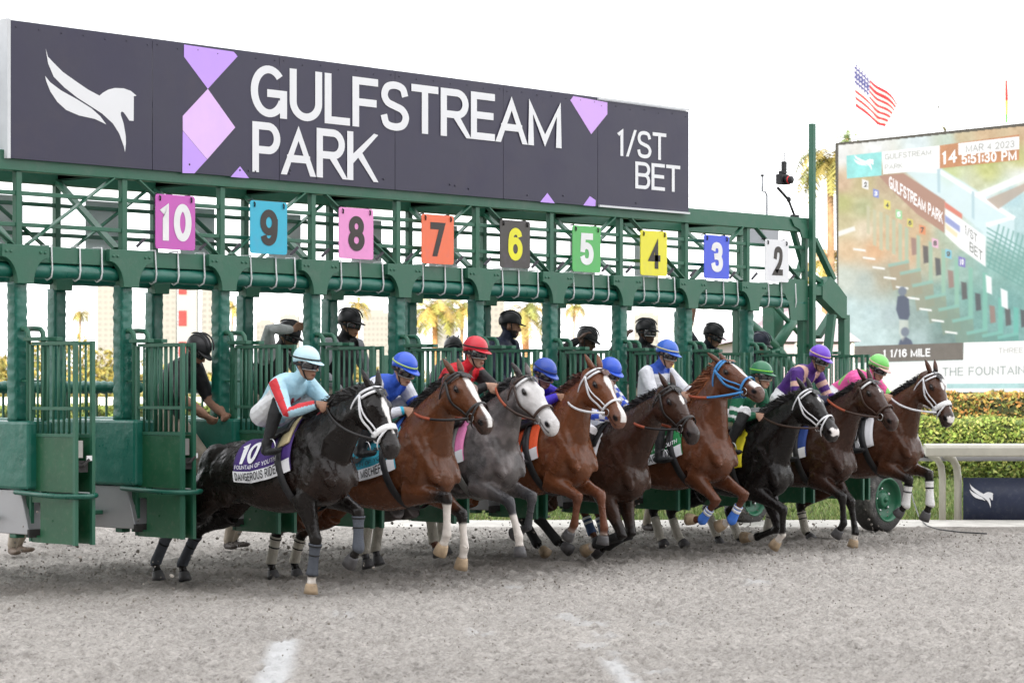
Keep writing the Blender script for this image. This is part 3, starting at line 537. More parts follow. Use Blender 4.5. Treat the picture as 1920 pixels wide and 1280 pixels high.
# ------------------------------------------------------------------ palms and trees
def palm(px, py_top, d, crown, label, nf=26, seed=0, cols=((.30,.24,.05),(.22,.22,.05),(.36,.25,.06)), trunk=(.34,.20,.11), tr=.22):
    top = at_d(px, py_top, d); base = at_d(px, HY, d)*V(1,1,0); rg = np.random.default_rng(seed+50); ax = top-V(0, 0, crown*.45)
    t = thing('palm_tree', tuple(base), label, 'palm tree'); off = RIGHT*rg.normal(0, .15)
    rings = [base*(1-k)+ax*k+off*math.sin(k*3) for k in np.linspace(0, 1, 14)]
    MB().tube(rings, [tr*(1.25-.45*k+.04*math.sin(k*90)) for k in np.linspace(0, 1, 14)], 10).build('trunk', mat('palm_trunk_%d' % int(trunk[0]*100), trunk, .9, var=.3, scale=4, bump=.5), t, True)
    m = MB(); col = []
    for i in range(nf):
        a = i*2.399+rg.normal(0, .2); el = rg.uniform(-.25, 1.25); Lf = crown*rg.uniform(.75, 1.1); dr = RIGHT*math.cos(a)+AWAY*math.sin(a); p = ax.copy(); dv = unit(dr*math.cos(el)+UPV*math.sin(el)); n = 9; q = np.array(cols[i % len(cols)])*rg.uniform(.7, 1.3)
        for j in range(n):
            nx = p+dv*Lf/n; sd = unit(np.cross(dv, UPV)+1e-6); w = Lf*.26*math.sin(math.pi*min(1, (j+1.2)/(n+1)))**.7
            for s in (-1, 1):
                for g in range(2):
                    b = p+(nx-p)*(g*.5); tip = b+sd*s*w*rg.uniform(.7, 1.05)+dv*w*.45-UPV*w*rg.uniform(.25, .7)
                    m.add([b, b+(nx-p)*.42, tip], [(0, 1, 2)], q)
            p = nx; dv = unit(dv-UPV*.22-UPV*.05*j)
    m.build('crown', mat('leaf_attr', attr=True, rough=.7, var=.1), t); return t
palm(151, 576, 230, 1.5, 'small golden palm far left between the stalls', 22, 1, tr=.12)
palm(672, 556, 235, 2.0, 'pale palm behind the goggled handler between stalls eight and nine', 22, 2, tr=.14)
palm(815, 552, 200, 3.4, 'tall palm with orange trunk left of the red capped jockey', 34, 3, ((.34,.27,.06),(.26,.26,.06),(.40,.28,.08)), (.48,.24,.10), .24)
palm(868, 556, 260, 3.2, 'dim palm just right of the orange trunked palm', 26, 4)
palm(983, 556, 190, 3.2, 'broad palm with reddish trunk behind the bearded handler', 34, 5, ((.26,.23,.06),(.20,.22,.06),(.34,.25,.08)), (.42,.20,.10), .30)
palm(1078, 560, 240, 2.0, 'slender palm between the sixth and seventh gate posts', 22, 6, tr=.10)
palm(1556, 268, 120, 2.6, 'tall palm rising beside the left edge of the screen', 34, 7, ((.16,.18,.05),(.30,.24,.06),(.24,.22,.06)), (.30,.19,.11), .2)
palm(1548, 460, 125, 2.0, 'lower orange tinted palm left of the screen', 26, 8, ((.44,.24,.06),(.34,.26,.06),(.26,.24,.06)), (.34,.2,.1), .16)
palm(437, 560, 250, 1.8, 'half hidden palm behind the second padded post', 20, 9, tr=.12)
palm(1282, 590, 260, 2.0, 'half hidden palm behind the eighth post', 18, 10, tr=.1)
palm(1588, 243, 126, 1.1, 'green palm top peeping above the screen corner', 14, 11, ((.12,.17,.05),(.10,.14,.04)), (.3,.2,.1), .14)
def tree(px, d, w, h, label, seed, cols, n=1500):
    base = at_d(px, HY, d)*V(1,1,0); t = thing('leafy_tree', tuple(base), label, 'tree', 'trees beyond the infield'); rg0 = np.random.default_rng(seed)
    tk = MB().tube([base, base+UPV*h*.35, base+UPV*h*.6+RIGHT*w*.05], [.03*h, .022*h, .012*h], 8)
    for a in rg0.random(5)*6.28: tk.tube([base+UPV*h*.3, base+UPV*h*.55+(RIGHT*math.cos(a)+AWAY*math.sin(a))*w*.28, base+UPV*h*.75+(RIGHT*math.cos(a)+AWAY*math.sin(a))*w*.38], [.015*h, .009*h, .004*h], 6)
    tk.build('trunk', mat('bark', (.16,.11,.07), .9, var=.3), t, True)
    lob = [(RIGHT*rg0.normal(0, w*.26)+AWAY*rg0.normal(0, w*.26)+UPV*h*rg0.uniform(.35, .85), rg0.uniform(.16, .30)*w) for _ in range(11)]
    def smp(rg):
        c, r = lob[rg.integers(0, len(lob))]; v = rg.normal(0, 1, 3); v /= np.linalg.norm(v); q = base+c+v*r*rg.uniform(.75, 1.05)*V(1,1,.75); q[2] = max(q[2], .3); return q
    leaf_mass(n, smp, .030*h+.12, cols, seed+9, 'crown', t); return t
GOLD = [(.28,.22,.05),(.24,.23,.06),(.33,.26,.07),(.18,.18,.05)]
places = 'leftmost gap,first post,second gap,striped tower,third gap,third post,fourth gap,fourth post,fifth gap,fifth post,sixth gap,sixth post,seventh gap,seventh post,eighth gap,eighth post'.split(',')
for i in range(16):
    px = 5+i*92+18*math.sin(i*2.3); d = 215+25*math.sin(i*1.7); h = 3.6+.9*math.sin(i*2.9+1)+(1.4 if i == 2 else 0)
    tree(px, d, 5.6+1.5*math.sin(i), h, 'yellow green tree in the far tree line by the %s' % places[i], 100+i, GOLD)

# ------------------------------------------------------------------ far towers, striped tower, tent, white boards
def tower(px0, px1, py_top, d, cols, rows, label, seed, wall=(.245,.24,.23)):
    p0, p1 = at_d(px0, HY, d)*V(1,1,0), at_d(px1, HY, d)*V(1,1,0); H_ = EYE+(HY-py_top)/F_PX*d; w = np.linalg.norm(p1-p0); dp = AWAY*w*.7
    t = thing('apartment_tower', tuple((p0+p1)/2), label, 'building', 'pale towers on the skyline')
    q = [p0, p1, p1+dp, p0+dp]; b = MB(); b.add(q+[p+UPV*H_ for p in q], [(0,1,5,4),(1,2,6,5),(2,3,7,6),(3,0,4,7),(4,5,6,7)]).build('wall', mat('tower_wall_%d' % int(wall[2]*100), wall, .8, var=.04, scale=.02), t)
    q2 = [p0+RIGHT*w*.2+dp*.2, p1-RIGHT*w*.2+dp*.2, p1-RIGHT*w*.2+dp*.8, p0+RIGHT*w*.2+dp*.8]; MB().add([p+UPV*H_ for p in q2]+[p+UPV*(H_+w*.12) for p in q2], [(0,1,5,4),(1,2,6,5),(2,3,7,6),(3,0,4,7),(4,5,6,7)]).build('roof_house', MATS['tower_wall_%d' % int(wall[2]*100)], t)
    ww, wh = w/cols*.55, (H_*.62)/rows*.5
    me = MB().add([-RIGHT*ww/2, RIGHT*ww/2, RIGHT*ww/2+UPV*wh, -RIGHT*ww/2+UPV*wh], [(0,1,2,3)]).mesh('window'); me.materials.append(mat('tower_glass', (.165,.16,.152), .35, var=.2, scale=.05))
    fm = MB().bar(-RIGHT*ww*.56-UPV*wh*.06, RIGHT*ww*.56-UPV*wh*.06, .4, wh*.10).mesh('sill'); fm.materials.append(MATS['tower_wall_%d' % int(wall[2]*100)])
    for i in range(cols):
        for j in range(rows):
            inst('window', me, t, p0+(p1-p0)*(i+.5)/cols+UPV*(H_*.34+H_*.62*(j+.2)/rows)-AWAY*.15)
tower(182, 214, 500, 1450, 3, 14, 'pale tower between the first and second gate posts', 1, (.25,.242,.228))
tower(298, 330, 520, 1500, 3, 12, 'pale tower just left of the striped tower', 2)
tower(378, 400, 525, 1550, 2, 12, 'narrow pale tower right of the striped tower', 3, (.255,.25,.24))
tower(480, 512, 602, 1600, 4, 8, 'low pale tower behind the handler with raised arm', 4)
tower(524, 560, 592, 1700, 4, 8, 'wide low tower behind the raised hand', 5, (.256,.252,.243))
tower(680, 728, 585, 1500, 6, 9, 'broad pale tower behind the handler in sunglasses', 6)
tower(812, 850, 560, 1600, 4, 9, 'tower seen behind the orange trunked palm', 7)
tower(904, 946, 556, 1550, 4, 10, 'pale tower behind the bearded handler', 8, (.24,.23,.215))
tower(1190, 1236, 590, 1650, 5, 7, 'hazy tower left of the handler with raised palm', 9)
sd = 520.; a0, a1 = at_d(334, HY, sd)*V(1,1,0), at_d(369, HY, sd)*V(1,1,0); st = thing('striped_tower', tuple(a0), 'white tower with red square panels seen under the gate beam', 'tower'); hgt_ = EYE+(HY-500)/F_PX*sd
MB().add([a0, a1, a1+AWAY*3, a0+AWAY*3]+[p+UPV*hgt_ for p in (a0, a1, a1+AWAY*3, a0+AWAY*3)], [(0,1,5,4),(1,2,6,5),(2,3,7,6),(3,0,4,7),(4,5,6,7)]).build('shaft', mat('tower_white', (.27,.27,.27), .7, var=.02), st)
for y0, y1 in ((533,552),(582,611),(640,668)):
    q = [at_d(x, y, sd-.12) for x, y in ((334,y1),(350,y1),(350,y0),(334,y0))]; MB().add(q+[p+AWAY*.11 for p in q], [(0,1,2,3),(0,4,5,1),(1,5,6,2),(2,6,7,3),(3,7,4,0)]).build('red_panel', mat('signal_red', (.20,.008,.008), .6), st)
td = 62.; tn = thing('marquee_tent', tuple(at_d(1520, HY, td)*V(1,1,0)), 'pale mauve marquee tent behind the right end of the gate', 'tent')
r0, r1 = (1388-CX)/F_PX*td, (1598-CX)/F_PX*td; zt = EYE+(HY-640)/F_PX*td; zp = EYE+(HY-572)/F_PX*td
TM = mat('tent_canvas', (.40,.34,.38), .8, var=.06, scale=.6, bump=.2, bscale=2)
MB().add([gp(r0, td), gp(r1, td), gp(r1, td+8), gp(r0, td+8), gp(r0, td, zt), gp(r1, td, zt), gp(r1, td+8, zt), gp(r0, td+8, zt)], [(0,1,5,4),(1,2,6,5),(2,3,7,6),(3,0,4,7)]).build('wall', TM, tn)
MB().add([gp(r0-.2, td-.2, zt), gp(r1+.2, td-.2, zt), gp(r1+.2, td+8.2, zt), gp(r0-.2, td+8.2, zt), gp((r0+r1)/2+.3, td+3.5, zp+.3), gp((r0+r1)/2+.8, td+4.5, zp+.3)], [(0,1,5,4),(1,2,5),(2,3,4,5),(3,0,4)]).build('roof', TM, tn)
for i in range(5): MB().bar(gp(r0+(r1-r0)*i/4, td-.05, 0), gp(r0+(r1-r0)*i/4, td-.05, zt), .06, .06).build('tent_pole', mat('pole_white'), tn)
wb = thing('white_boarding', tuple(gp(-4, 92)), 'long low white boarding across the infield', 'fence')
for i in range(14): MB().box((0,0,0), (1,1,1)).build('board', mat('rail_white'), wb) if False else MB().add([gp(-22+i*2.0, 92, .92), gp(-20.06+i*2.0, 92, .92), gp(-20.06+i*2.0, 92, 1.30), gp(-22+i*2.0, 92, 1.30), gp(-22+i*2.0, 92.06, .92), gp(-20.06+i*2.0, 92.06, .92), gp(-20.06+i*2.0, 92.06, 1.30), gp(-22+i*2.0, 92.06, 1.30)], [(0,1,2,3),(7,6,5,4),(0,4,5,1),(1,5,6,2),(2,6,7,3),(3,7,4,0)]).build('board', mat('board_white', (.78,.78,.77), .6), wb); MB().bar(gp(-21+i*2.0, 92.1, 0), gp(-21+i*2.0, 92.1, 1.0), .08, .08).build('board_post', mat('board_white'), wb)

# ------------------------------------------------------------------ grandstand behind the photographer: its long shadow lies over the track and the gate
gs = thing('grandstand', tuple(gp(0, -42)), 'tall grandstand behind the photographer shading the track', 'grandstand')
GC = mat('stand_concrete', (.30,.28,.26), .85, var=.12, scale=.3); GG = mat('stand_glass', (.03,.04,.05), .2, var=.2, scale=.2)
def gbx(r0, r1, d0, d1, z0, z1, nm, m): q = [gp(r0, d0), gp(r1, d0), gp(r1, d1), gp(r0, d1)]; MB().add([p+UPV*z0 for p in q]+[p+UPV*z1 for p in q], [(0,3,2,1),(4,5,6,7),(0,1,5,4),(1,2,6,5),(2,3,7,6),(3,0,4,7)]).build(nm, m, gs)
gbx(-150, 150, -64, -58, 0, 29, 'back_wall', GC); gbx(-150, 150, -64, -38, 29.05, 30.6, 'roof', GC)
for i in range(6): gbx(-150, 150, -57.9+i*0, -42-i*.0, 3.4+i*4.6, 3.9+i*4.6, 'tier', GC); gbx(-149, 149, -57.9, -46, 3.95+i*4.6, 7.8+i*4.6 if i < 5 else 28.9, 'glazing', GG)
for i in range(13): gbx(-149+i*24.7, -147.9+i*24.7, -41.9, -40.8, 0, 29, 'column', GC)
# ------------------------------------------------------------------ starting gate
G = mat('gate_paint', (.024,.122,.072), .42, var=.10, scale=5, bump=.05, bscale=40, dirt=((.10,.16,.12), .35, 6))
GD = mat('gate_panel_paint', (.013,.095,.042), .36, var=.14, scale=4, bump=.08, bscale=18, dirt=((.12,.15,.10), .4, 22))
VIN = mat('green_vinyl', (.008,.125,.088), .34, var=.10, scale=5, bump=.35, bscale=9, dirt=((.10,.24,.20), .35, 7), spec=.6)
STEEL = mat('galvanised_panel', (.36,.36,.37), .42, .55, var=.06, scale=6)
TIE = mat('white_cord', (.74,.76,.76), .7); BLACK = mat('matt_black', (.012,.012,.014), .55); RUB = mat('rubber_dark', (.03,.028,.027), .8, bump=.3)
gate = thing('starting_gate', (5.35, .5, 0), 'long green steel starting gate with padded stalls and open doors', 'starting gate')
K0, K1 = -1, 10; RY = .92; ZB0, ZB1 = 2.665, 2.80
def gbox(nm, lo, hi, m=G, bev=.006, par=None): return MB().box(lo, hi).build(nm, m, par or gate, bevel=bev)
def wrinkled(x0, x1, y0, y1, z0, z1, seed, amp=.005, nz=44, m=VIN, seam=True):
    """padded vinyl sleeve round a post: rounded section, puckered up the corner seam"""
    rg = np.random.default_rng(seed); rings = []; n = 24; ph = rg.random(8)*6
    for i, z in enumerate(np.linspace(z0, z1, nz)):
        r = []
        for a in np.linspace(0, 2*math.pi, n, endpoint=False):
            c, s = math.cos(a), math.sin(a); e = .34; ex = abs(c)**e*math.copysign(1, c); ey = abs(s)**e*math.copysign(1, s)
            w = amp*(math.sin(z*62+ph[0]+3*math.sin(a*2+ph[1]))*.5+math.sin(z*71+a*3+ph[2])*.5+.8*rg.random()-.4)
            r.append(((x0+x1)/2+((x1-x0)/2+w)*ex, (y0+y1)/2+((y1-y0)/2+w)*ey, z))
        rings.append(r)
    return MB().loft(rings)
def gusset_poly(w0=.23, w1=.08, z0=2.49, z1=2.802, zc=2.70):
    L = []
    for t in np.linspace(0, 1, 9):
        a = t*math.pi/2; L.append((w1+(w0-w1)*(1-math.cos(a))**1.0*1., z0+(zc-z0)*math.sin(a)))
    rgt = L+[(w0, z1)]; return [(-x, z) for x, z in rgt[::-1]][0:]+rgt if False else [(x, z) for x, z in rgt]+[(-x, z) for x, z in rgt[::-1]]
for row, y0, mt in (('front', 0., G), ('rear', RY, G)):
    xa, xb = K0*PITCH-.3, (10.75 if row == 'front' else 10.75)
    gbox('beam', (xa, y0-.06, ZB0), (xb, y0+.06, ZB1))
    gbox('top_chord', (xa, y0-.05, 3.40), (10.78, y0+.05, 3.56))
    for z in (2.97, 3.225): gbox('rail', (xa, y0-.018, z-.017), (10.70, y0+.018, z+.017), bev=.003)
    sgn = -.073 if row == 'front' else .073-.0
    for k in range(K0, K1+1):
        x = k*PITCH
        wide = .045 if k < 10 else .085
        gbox('post', (x-wide, y0-.045, .44), (x+wide, y0+.045, ZB0-.002), bev=.008)
        if k < 10:
            wrinkled(x-.062, x+.062, y0-.062, y0+.062, 1.385 if row == 'front' else .9, 2.505, abs(k)*7+(3 if row == 'rear' else 0)).build('post_pad', VIN, gate, True)
            MB().plate(gusset_poly(), (x, y0-.118, 0), (1,0,0), (0,0,1), (0,1,0), .05).build('gusset', G, gate, bevel=.004)
            if row == 'front':
                b = MB()
                for dx in (-.19,-.145,.145,.19): b.ell((x+dx, y0-.119, 2.745), (.013,.010,.013), None, 8, 5)
                b.build('bolt', G, gate, True)['kind'] = 'stuff'
        gbox('truss_post', (x-.028, y0-.028, ZB1+.001), (x+.028, y0+.028, 3.399), bev=.004)
        if k < K1:
            xr0, xr1 = x+.075, x+PITCH-.075
            rr = []
            for i, xx in enumerate(np.linspace(xr0, xr1, 15)):
                rad = .066*(1-.10*math.exp(-((i-7)/1.2)**2)-.06*math.exp(-((i-3)/1.)**2)-.06*math.exp(-((i-11)/1.)**2))
                rr.append([(xx, y0-.006+rad*math.cos(a), 2.604+rad*math.sin(a)) for a in np.linspace(0, 2*math.pi, 16, endpoint=False)])
            MB().loft(rr).build('pad_roll', VIN, gate, True)
            if row == 'front':
                for j, fx in enumerate((.27, .52, .76)):
                    xt = x+fx*PITCH+.02*math.sin(k*3+j*2); sl = .004*math.sin(k*5+j)
                    MB().tube([(xt, y0+.05, 2.812), (xt, y0-.068, 2.812), (xt-sl*.4, y0-.072, 2.70), (xt-sl, y0-.080, 2.61), (xt-sl*1.2, y0-.066, 2.552), (xt-sl*1.2, y0-.01, 2.530), (xt-sl, y0+.05, 2.57)], .0075, 6).build('tie_cord', TIE, gate, True)
            fwd = ((k % 2) == 0) != (row == 'rear')
            p, q = ((x+.07, y0-.035, ZB1+.01), (x+PITCH-.13, y0-.035, 3.40)) if fwd else ((x+.13, y0-.035, 3.40), (x+PITCH-.07, y0-.035, ZB1+.01))
            MB().bar(p, q, .012, .058, (0,1,0)).build('brace', G, gate)
            gbox('spreader', (x-.03, .055, 3.44), (x+.03, RY-.055, 3.50))
            if row == 'front': MB().bar((x-.02, RY-.05, 3.42), (x-.02, .06, 2.82), .03, .07, (1,0,0)).build('cross_brace', G, gate)
# doors, hinge pipes, partitions
ZD0, ZD1 = .41, 2.02; DY0, DY1 = -.18, -.79
bar_me = MB().tube([(0,0,1.285), (0,0,1.995)], .0095, 7).mesh('door_bar', smooth=True); bar_me.materials.append(G)
frame_me = MB()
frame_me.box((-.016, DY1, ZD0), (.016, DY1+.032, ZD1)).box((-.015, DY0-.03, ZD0+.01), (.015, DY0, ZD1-.02)).box((-.013, DY1+.033, ZD1-.03), (.013, DY0-.031, ZD1-.002)).box((-.010, DY1+.033, 1.475), (.010, DY0-.031, 1.50)).box((-.014, DY1+.033, 1.262), (.014, DY0-.031, 1.288))
frame_me = frame_me.mesh('door'); frame_me.materials.append(G)
up_me = MB().box((-.009, DY1+.034, .825), (.009, DY0-.032, 1.260)).mesh('upper_panel'); up_me.materials.append(GD)
lo_me = MB().box((-.009, DY1+.034, .415), (.009, DY0-.145, .79)).box((-.009, DY0-.144, .415), (.009, DY0-.032, .47)).box((-.009, DY0-.144, .735), (.009, DY0-.032, .79)).mesh('lower_panel'); lo_me.materials.append(GD)
latch_me = MB().box((.018, DY1+.02, 1.10), (.075, DY1+.05, 1.235)).mesh('latch_box'); latch_me.materials.append(mat('cast_alloy', (.42,.41,.38), .45, .5))
tabw_me = MB().box((.10, DY1+.0, 1.075), (.15, DY1+.012, 1.115)).mesh('latch_tab'); tabw_me.materials.append(mat('white_tape', (.78,.78,.78), .6))
mech_me = MB().box((.022, DY1+.015, .985), (.12, DY1+.075, 1.075)).tube([(.03, DY1+.03, 1.03), (.06, DY1-.005, 1.04), (.12, DY1+.0, 1.085)], .012, 6).mesh('latch_arm'); mech_me.materials.append(RUB)
for k in range(K0+1, K1+1):
    x = k*PITCH
    for j, dx in enumerate((.0, .145)):
        d = inst('door', frame_me, gate, (x+dx, 0, 0)); d.rotation_euler.z = R(1.6*math.sin(k*2.7+j*1.9))
        for i in range(7): inst('bar', bar_me, d, (x+dx, DY0-.03-(i+1)*(abs(DY1-DY0)-.062)/8., 0))
        inst('upper_panel', up_me, d, (x+dx, 0, 0)); inst('lower_panel', lo_me, d, (x+dx, 0, 0))
        if j == 0:
            for nm, me in (('latch_box', latch_me), ('latch_tab', tabw_me), ('latch_arm', mech_me)): inst(nm, me, d, (x+dx, 0, 0))
        # hinge pipe: rises along the door and bends back to the post
        MB().tube([(x+dx, -.155, .45), (x+dx, -.155, 2.05), (x+dx, -.145, 2.10), (x+dx, -.115, 2.125), (x+dx, -.03, 2.13), (x+dx, .10, 2.13)], .021, 8).build('hinge_pipe', G, gate, True)
        gbox('hinge_block', (x+dx-.03, -.37, 2.026), (x+dx+.035, -.12, 2.058), bev=.004)
        gbox('stay', (x+dx-.008, -.145, 1.70), (x+dx+.008, .05, 1.715), bev=0)
    # partition: padded upper part, steel skirt, bumper pipe, step for the handlers
    px0, px1 = x-.085, x+.165
    MB().box((px0, -.27, .835), (px1, 1.95, 1.385)).build('partition_pad', VIN, gate, bevel=.025)
    MB().add([(px0+.03, -.12, .828), (px0+.03, -.24, .475), (px0+.03, 2.3, .475), (px0+.03, 2.3, .828), (px1-.03, -.12, .828), (px1-.03, -.24, .475), (px1-.03, 2.3, .475), (px1-.03, 2.3, .828)],
             [(0,1,2,3),(7,6,5,4),(0,4,5,1),(1,5,6,2),(2,6,7,3),(3,7,4,0)]).build('steel_skirt', STEEL, gate, bevel=.006)
    gbox('skirt_end', (px0+.005, -.275, .455), (px1-.005, -.243, .52), RUB)
    MB().tube([(x-.09, -.10, .815), (x-.09, -.52, .80), (x-.075, -.66, .795), (x-.01, -.80, .795), (x+.09, -.845, .795), (x+.18, -.80, .80), (x+.225, -.66, .80), (x+.225, -.10, .815)], .021, 10).build('bumper_pipe', mat('pipe_paint', (.010,.105,.070), .3, var=.08), gate, True)
    gbox('step', (x-.16, .2, .585), (x+.30, 2.2, .62), G)
    # tail gate: padded roll over vertical bars
    tg = MB(); ty = 2.42; x0, x1 = x+.10, x+PITCH-.04
    for i in range(19):
        pass
    rr = []
    for i, xx in enumerate(np.linspace(x0, x1, 40)):
        rad = .058+.005*math.sin(i*1.9)+.003*math.sin(i*.7)
        rr.append([(xx, ty+rad*math.cos(a), 1.655+rad*math.sin(a)) for a in np.linspace(0, 2*math.pi, 12, endpoint=False)])
    tgo = MB().loft(rr).build('tail_gate', VIN, gate, True)
    for i in range(8):
        xx = x0+(i+.5)*(x1-x0)/8
        MB().bar((xx, ty, .75), (xx, ty, 1.61), .018, .018).build('tail_bar', G, tgo)
    MB().bar((x0, ty, .74), (x1, ty, .74), .04, .05).build('tail_rail', G, tgo)
    gbox('tail_post', (x+.05, 2.36, .44), (x+.11, 2.46, 2.0))
# right hand end frame: corner, outrigger, struts, pole, crossed pipes
XE = 10*PITCH
def ep(px, py, y=0.): q = at_y(px, py, y); return (q[0], y, q[1])
pl = [(1463,521),(1515,525),(1515,600),(1483,600),(1480,572),(1473,553),(1463,545)]
o = np.array((0, -.07, 0.)); MB().plate([tuple(at_y(a, b, -.07)) for a, b in pl], o, (1,0,0), (0,0,1), (0,1,0), .02).build('corner_gusset', G, gate)
pl = [(1484,410),(1500,412),(1512,425),(1520,438),(1520,448),(1505,446),(1500,430),(1490,424)]
MB().plate([tuple(at_y(a, b, -.07)) for a, b in pl], o, (1,0,0), (0,0,1), (0,1,0), .02).build('corner_gusset', G, gate)
pl = [(1541,536),(1556,518),(1566,528),(1587,556),(1587,598),(1577,596),(1541,560)]
MB().plate([tuple(at_y(a, b, -.05)) for a, b in pl], (0, -.06, 0), (1,0,0), (0,0,1), (0,1,0), .12).build('outrigger_plate', G, gate, bevel=.004)
gbox('beam', (XE+.06, -.05, ZB0+.03), (at_y(1556, 540, 0)[0], .05, ZB1-.005))
gbox('outrigger_post', (at_y(1577,700,0)[0], -.045, .62), (at_y(1588,700,0)[0], .045, at_y(1580,590,0)[1]))
for a, b, w, y in (((1526,448),(1562,524),.075,0.), ((1516,512),(1548,535),.06,.03), ((1560,590),(1548,690),.10,-.02), ((1562,585),(1532,632),.10,.25), ((1520,430),(1482,560),.05,RY), ((1485,425),(1508,505),.06,.12)):
    MB().bar(ep(*a, y), ep(*b, y), .05, w, (0,1,0)).build('strut', G, gate)
for a, b in (((1380,585),(1456,652)), ((1501,580),(1454,652)), ((1444,565),(1498,625)), ((1456,650),(1430,700)), ((1454,650),(1496,705))):
    MB().tube([ep(*a, 1.5), ep(*b, 1.5)], .065 if a[0] != 1444 else .03, 12).build('brace_pipe', G, gate, True)
q0, q1 = ep(1451, 560, 1.7), ep(1451, 700, 1.7)
gbox('end_column', (q0[0]-.10, 1.62, .5), (q0[0]+.10, 1.80, ZB1))
pq = at_y(1523, 232, -.10); pole_top = pq[1]
MB().box((pq[0]-.03, -.13, .45), (pq[0]+.03, -.07, pole_top)).build('pole', G, gate, bevel=.004)
gbox('end_girder', (XE+.15, .0, .55), (XE+1.05, .10, .92), G); gbox('end_girder', (XE-.6, .3, .42), (XE+.7, .42, .70), G)
gbox('axle_box', (XE+.72, -.12, .45), (XE+.80, .10, .95), G)
def wheel(c, r, w, nm='wheel'):
    """tyre with worn tread, dished rim, hub and nuts; axle along Y"""
    c = np.asarray(c, float); AN = np.linspace(0, 2*math.pi, 48, endpoint=False); prof = [(-.5,.70),(-.5,.93),(-.42,.985),(-.2,1.),(.2,1.),(.42,.985),(.5,.93),(.5,.70)]
    t = MB().loft([[c+V(math.cos(a)*r*q, s*w, math.sin(a)*r*q) for a in AN] for s, q in prof], cap=False).build(nm, mat('tyre_rubber', (.055,.052,.05), .85, var=.3, scale=8, bump=.5, dirt=((.30,.29,.27), .75, 4)), gate, True)
    rim = [(-.46,.71),(-.50,.70),(-.54,.68),(-.52,.64),(-.36,.60),(-.18,.55),(-.14,.30),(-.16,.26),(-.34,.24),(-.36,.16),(-.36,.02)]
    MB().loft([[c+V(math.cos(a)*r*q, s*w, math.sin(a)*r*q) for a in AN] for s, q in rim], cap=False).ell(c+V(0,-.30*w,0), (r*.10, .05, r*.10)).build('rim', mat('rim_paint', (.012,.12,.058), .35, var=.15), t, True)
    for i in range(5):
        a = i*1.2566+.5; MB().ell(c+V(math.cos(a)*r*.36, -.20*w, math.sin(a)*r*.36), (.02,.025,.02), None, 8, 5).build('wheel_nut', mat('steel'), t, True)
    return t
wc = at_z(1665, 995, 0.); wheel((wc[0]-.12, wc[1]+.05, .365), .365, .27); 
wc = at_z(1400, 982, 0.); wheel((wc[0], wc[1], .33), .33, .25)

# ------------------------------------------------------------------ big sign on top of the gate
YS = -.075
NAVYP = mat('sign_vinyl', (.040,.037,.068), .40, var=.10, scale=1.6, bump=.12, bscale=4, dirt=((.060,.050,.070), .4, 2.2), spec=.35)
SW = mat('sign_white', (.78,.79,.81), .5, var=.03); SP1 = mat('sign_purple', (.56,.34,.92), .5, var=.04); SP2 = mat('sign_pink', (.78,.52,.92), .5, var=.05); SFR = mat('sign_frame_white', (.66,.68,.70), .5)
sign = thing('advertising_sign', (4.3, YS, 3.49), 'long dark sign reading GULFSTREAM PARK with purple diamonds above the gate', 'sign')
def sy(px, py): return at_y(px, py, YS-.016)
edges = [18, 284, 522, 739, 942, 1119, 1290]
XS = [at_y(e, 300, YS)[0] for e in edges]
for i in range(6):
    x0, x1 = XS[i]+.003, XS[i+1]-.003; top = 4.597 if i < 5 else 4.575; bot = 3.492 if i < 5 else 3.51
    g = MB(); n = 8; pv = []; rg = np.random.default_rng(i); nz_ = rg.random((9, 9))
    for a in range(n+1):
        for b in range(n+1): pv.append((x0+(x1-x0)*a/n, YS-.012-.002*nz_[a, b]*(0 < a < n)*(0 < b < n), bot+(top-bot)*b/n))
    fr = [(a*(n+1)+b, (a+1)*(n+1)+b, (a+1)*(n+1)+b+1, a*(n+1)+b+1) for a in range(n) for b in range(n)]
    g.add(pv, fr).add([(x0, YS-.012, bot), (x1, YS-.012, bot), (x1, YS-.012, top), (x0, YS-.012, top), (x0, YS+.012, bot), (x1, YS+.012, bot), (x1, YS+.012, top), (x0, YS+.012, top)], [(4,7,6,5),(0,4,5,1),(1,5,6,2),(2,6,7,3),(3,7,4,0)])
    po = g.build('panel', NAVYP, sign, True)
    rv = MB()
    for j in range(7):
        rv.ell((x0+.05+(x1-x0-.1)*j/6, YS-.016, top-.05+.008*math.sin(j*3+i)), (.0055,.004,.0055), None, 7, 4)
        if rg.random() < .35: rv.ell((x0+.05+(x1-x0-.1)*rg.random(), YS-.016, bot+.05+.05*rg.random()), (.010,.006,.010), None, 7, 4)
    rv.build('rivet', mat('rivet_dark', (.03,.03,.05), .5), po, True)['kind'] = 'stuff'
def flat(polys, m, nm, lay=1, par=sign):
    b = MB()
    for pl in polys: b.plate([tuple(sy(*p)) for p in pl], (0, YS-.0152-.0008*lay, 0), (1,0,0), (0,0,1), (0,1,0), 0)
    return b.build(nm, m, par)
c1 = lambda L: [(x/2.977, y/2.977) for x, y in L]; c2 = lambda L: [(640+x/2.977, y/2.977) for x, y in L]
flat([c1(p) for p in LOGO_RAW], SW, 'emblem')
flat([c1([(1027,250),(1305,290),(1327,315),(1160,497),(1027,318)])], SP1, 'diamond'); flat([c1([(1160,497),(1313,712),(1157,890),(1020,728),(1020,648)])], SP2, 'diamond'); flat([c1([(1020,730),(1156,891),(1085,968),(1018,966)])], SP1, 'diamond')
flat([c1([(1340,928),(1390,995),(1287,988)])], SP1, 'diamond'); flat([c2([(1295,537),(1485,572),(1485,638),(1395,750),(1278,560)])], mat('sign_lilac', (.66,.40,.88), .5, var=.04), 'diamond')
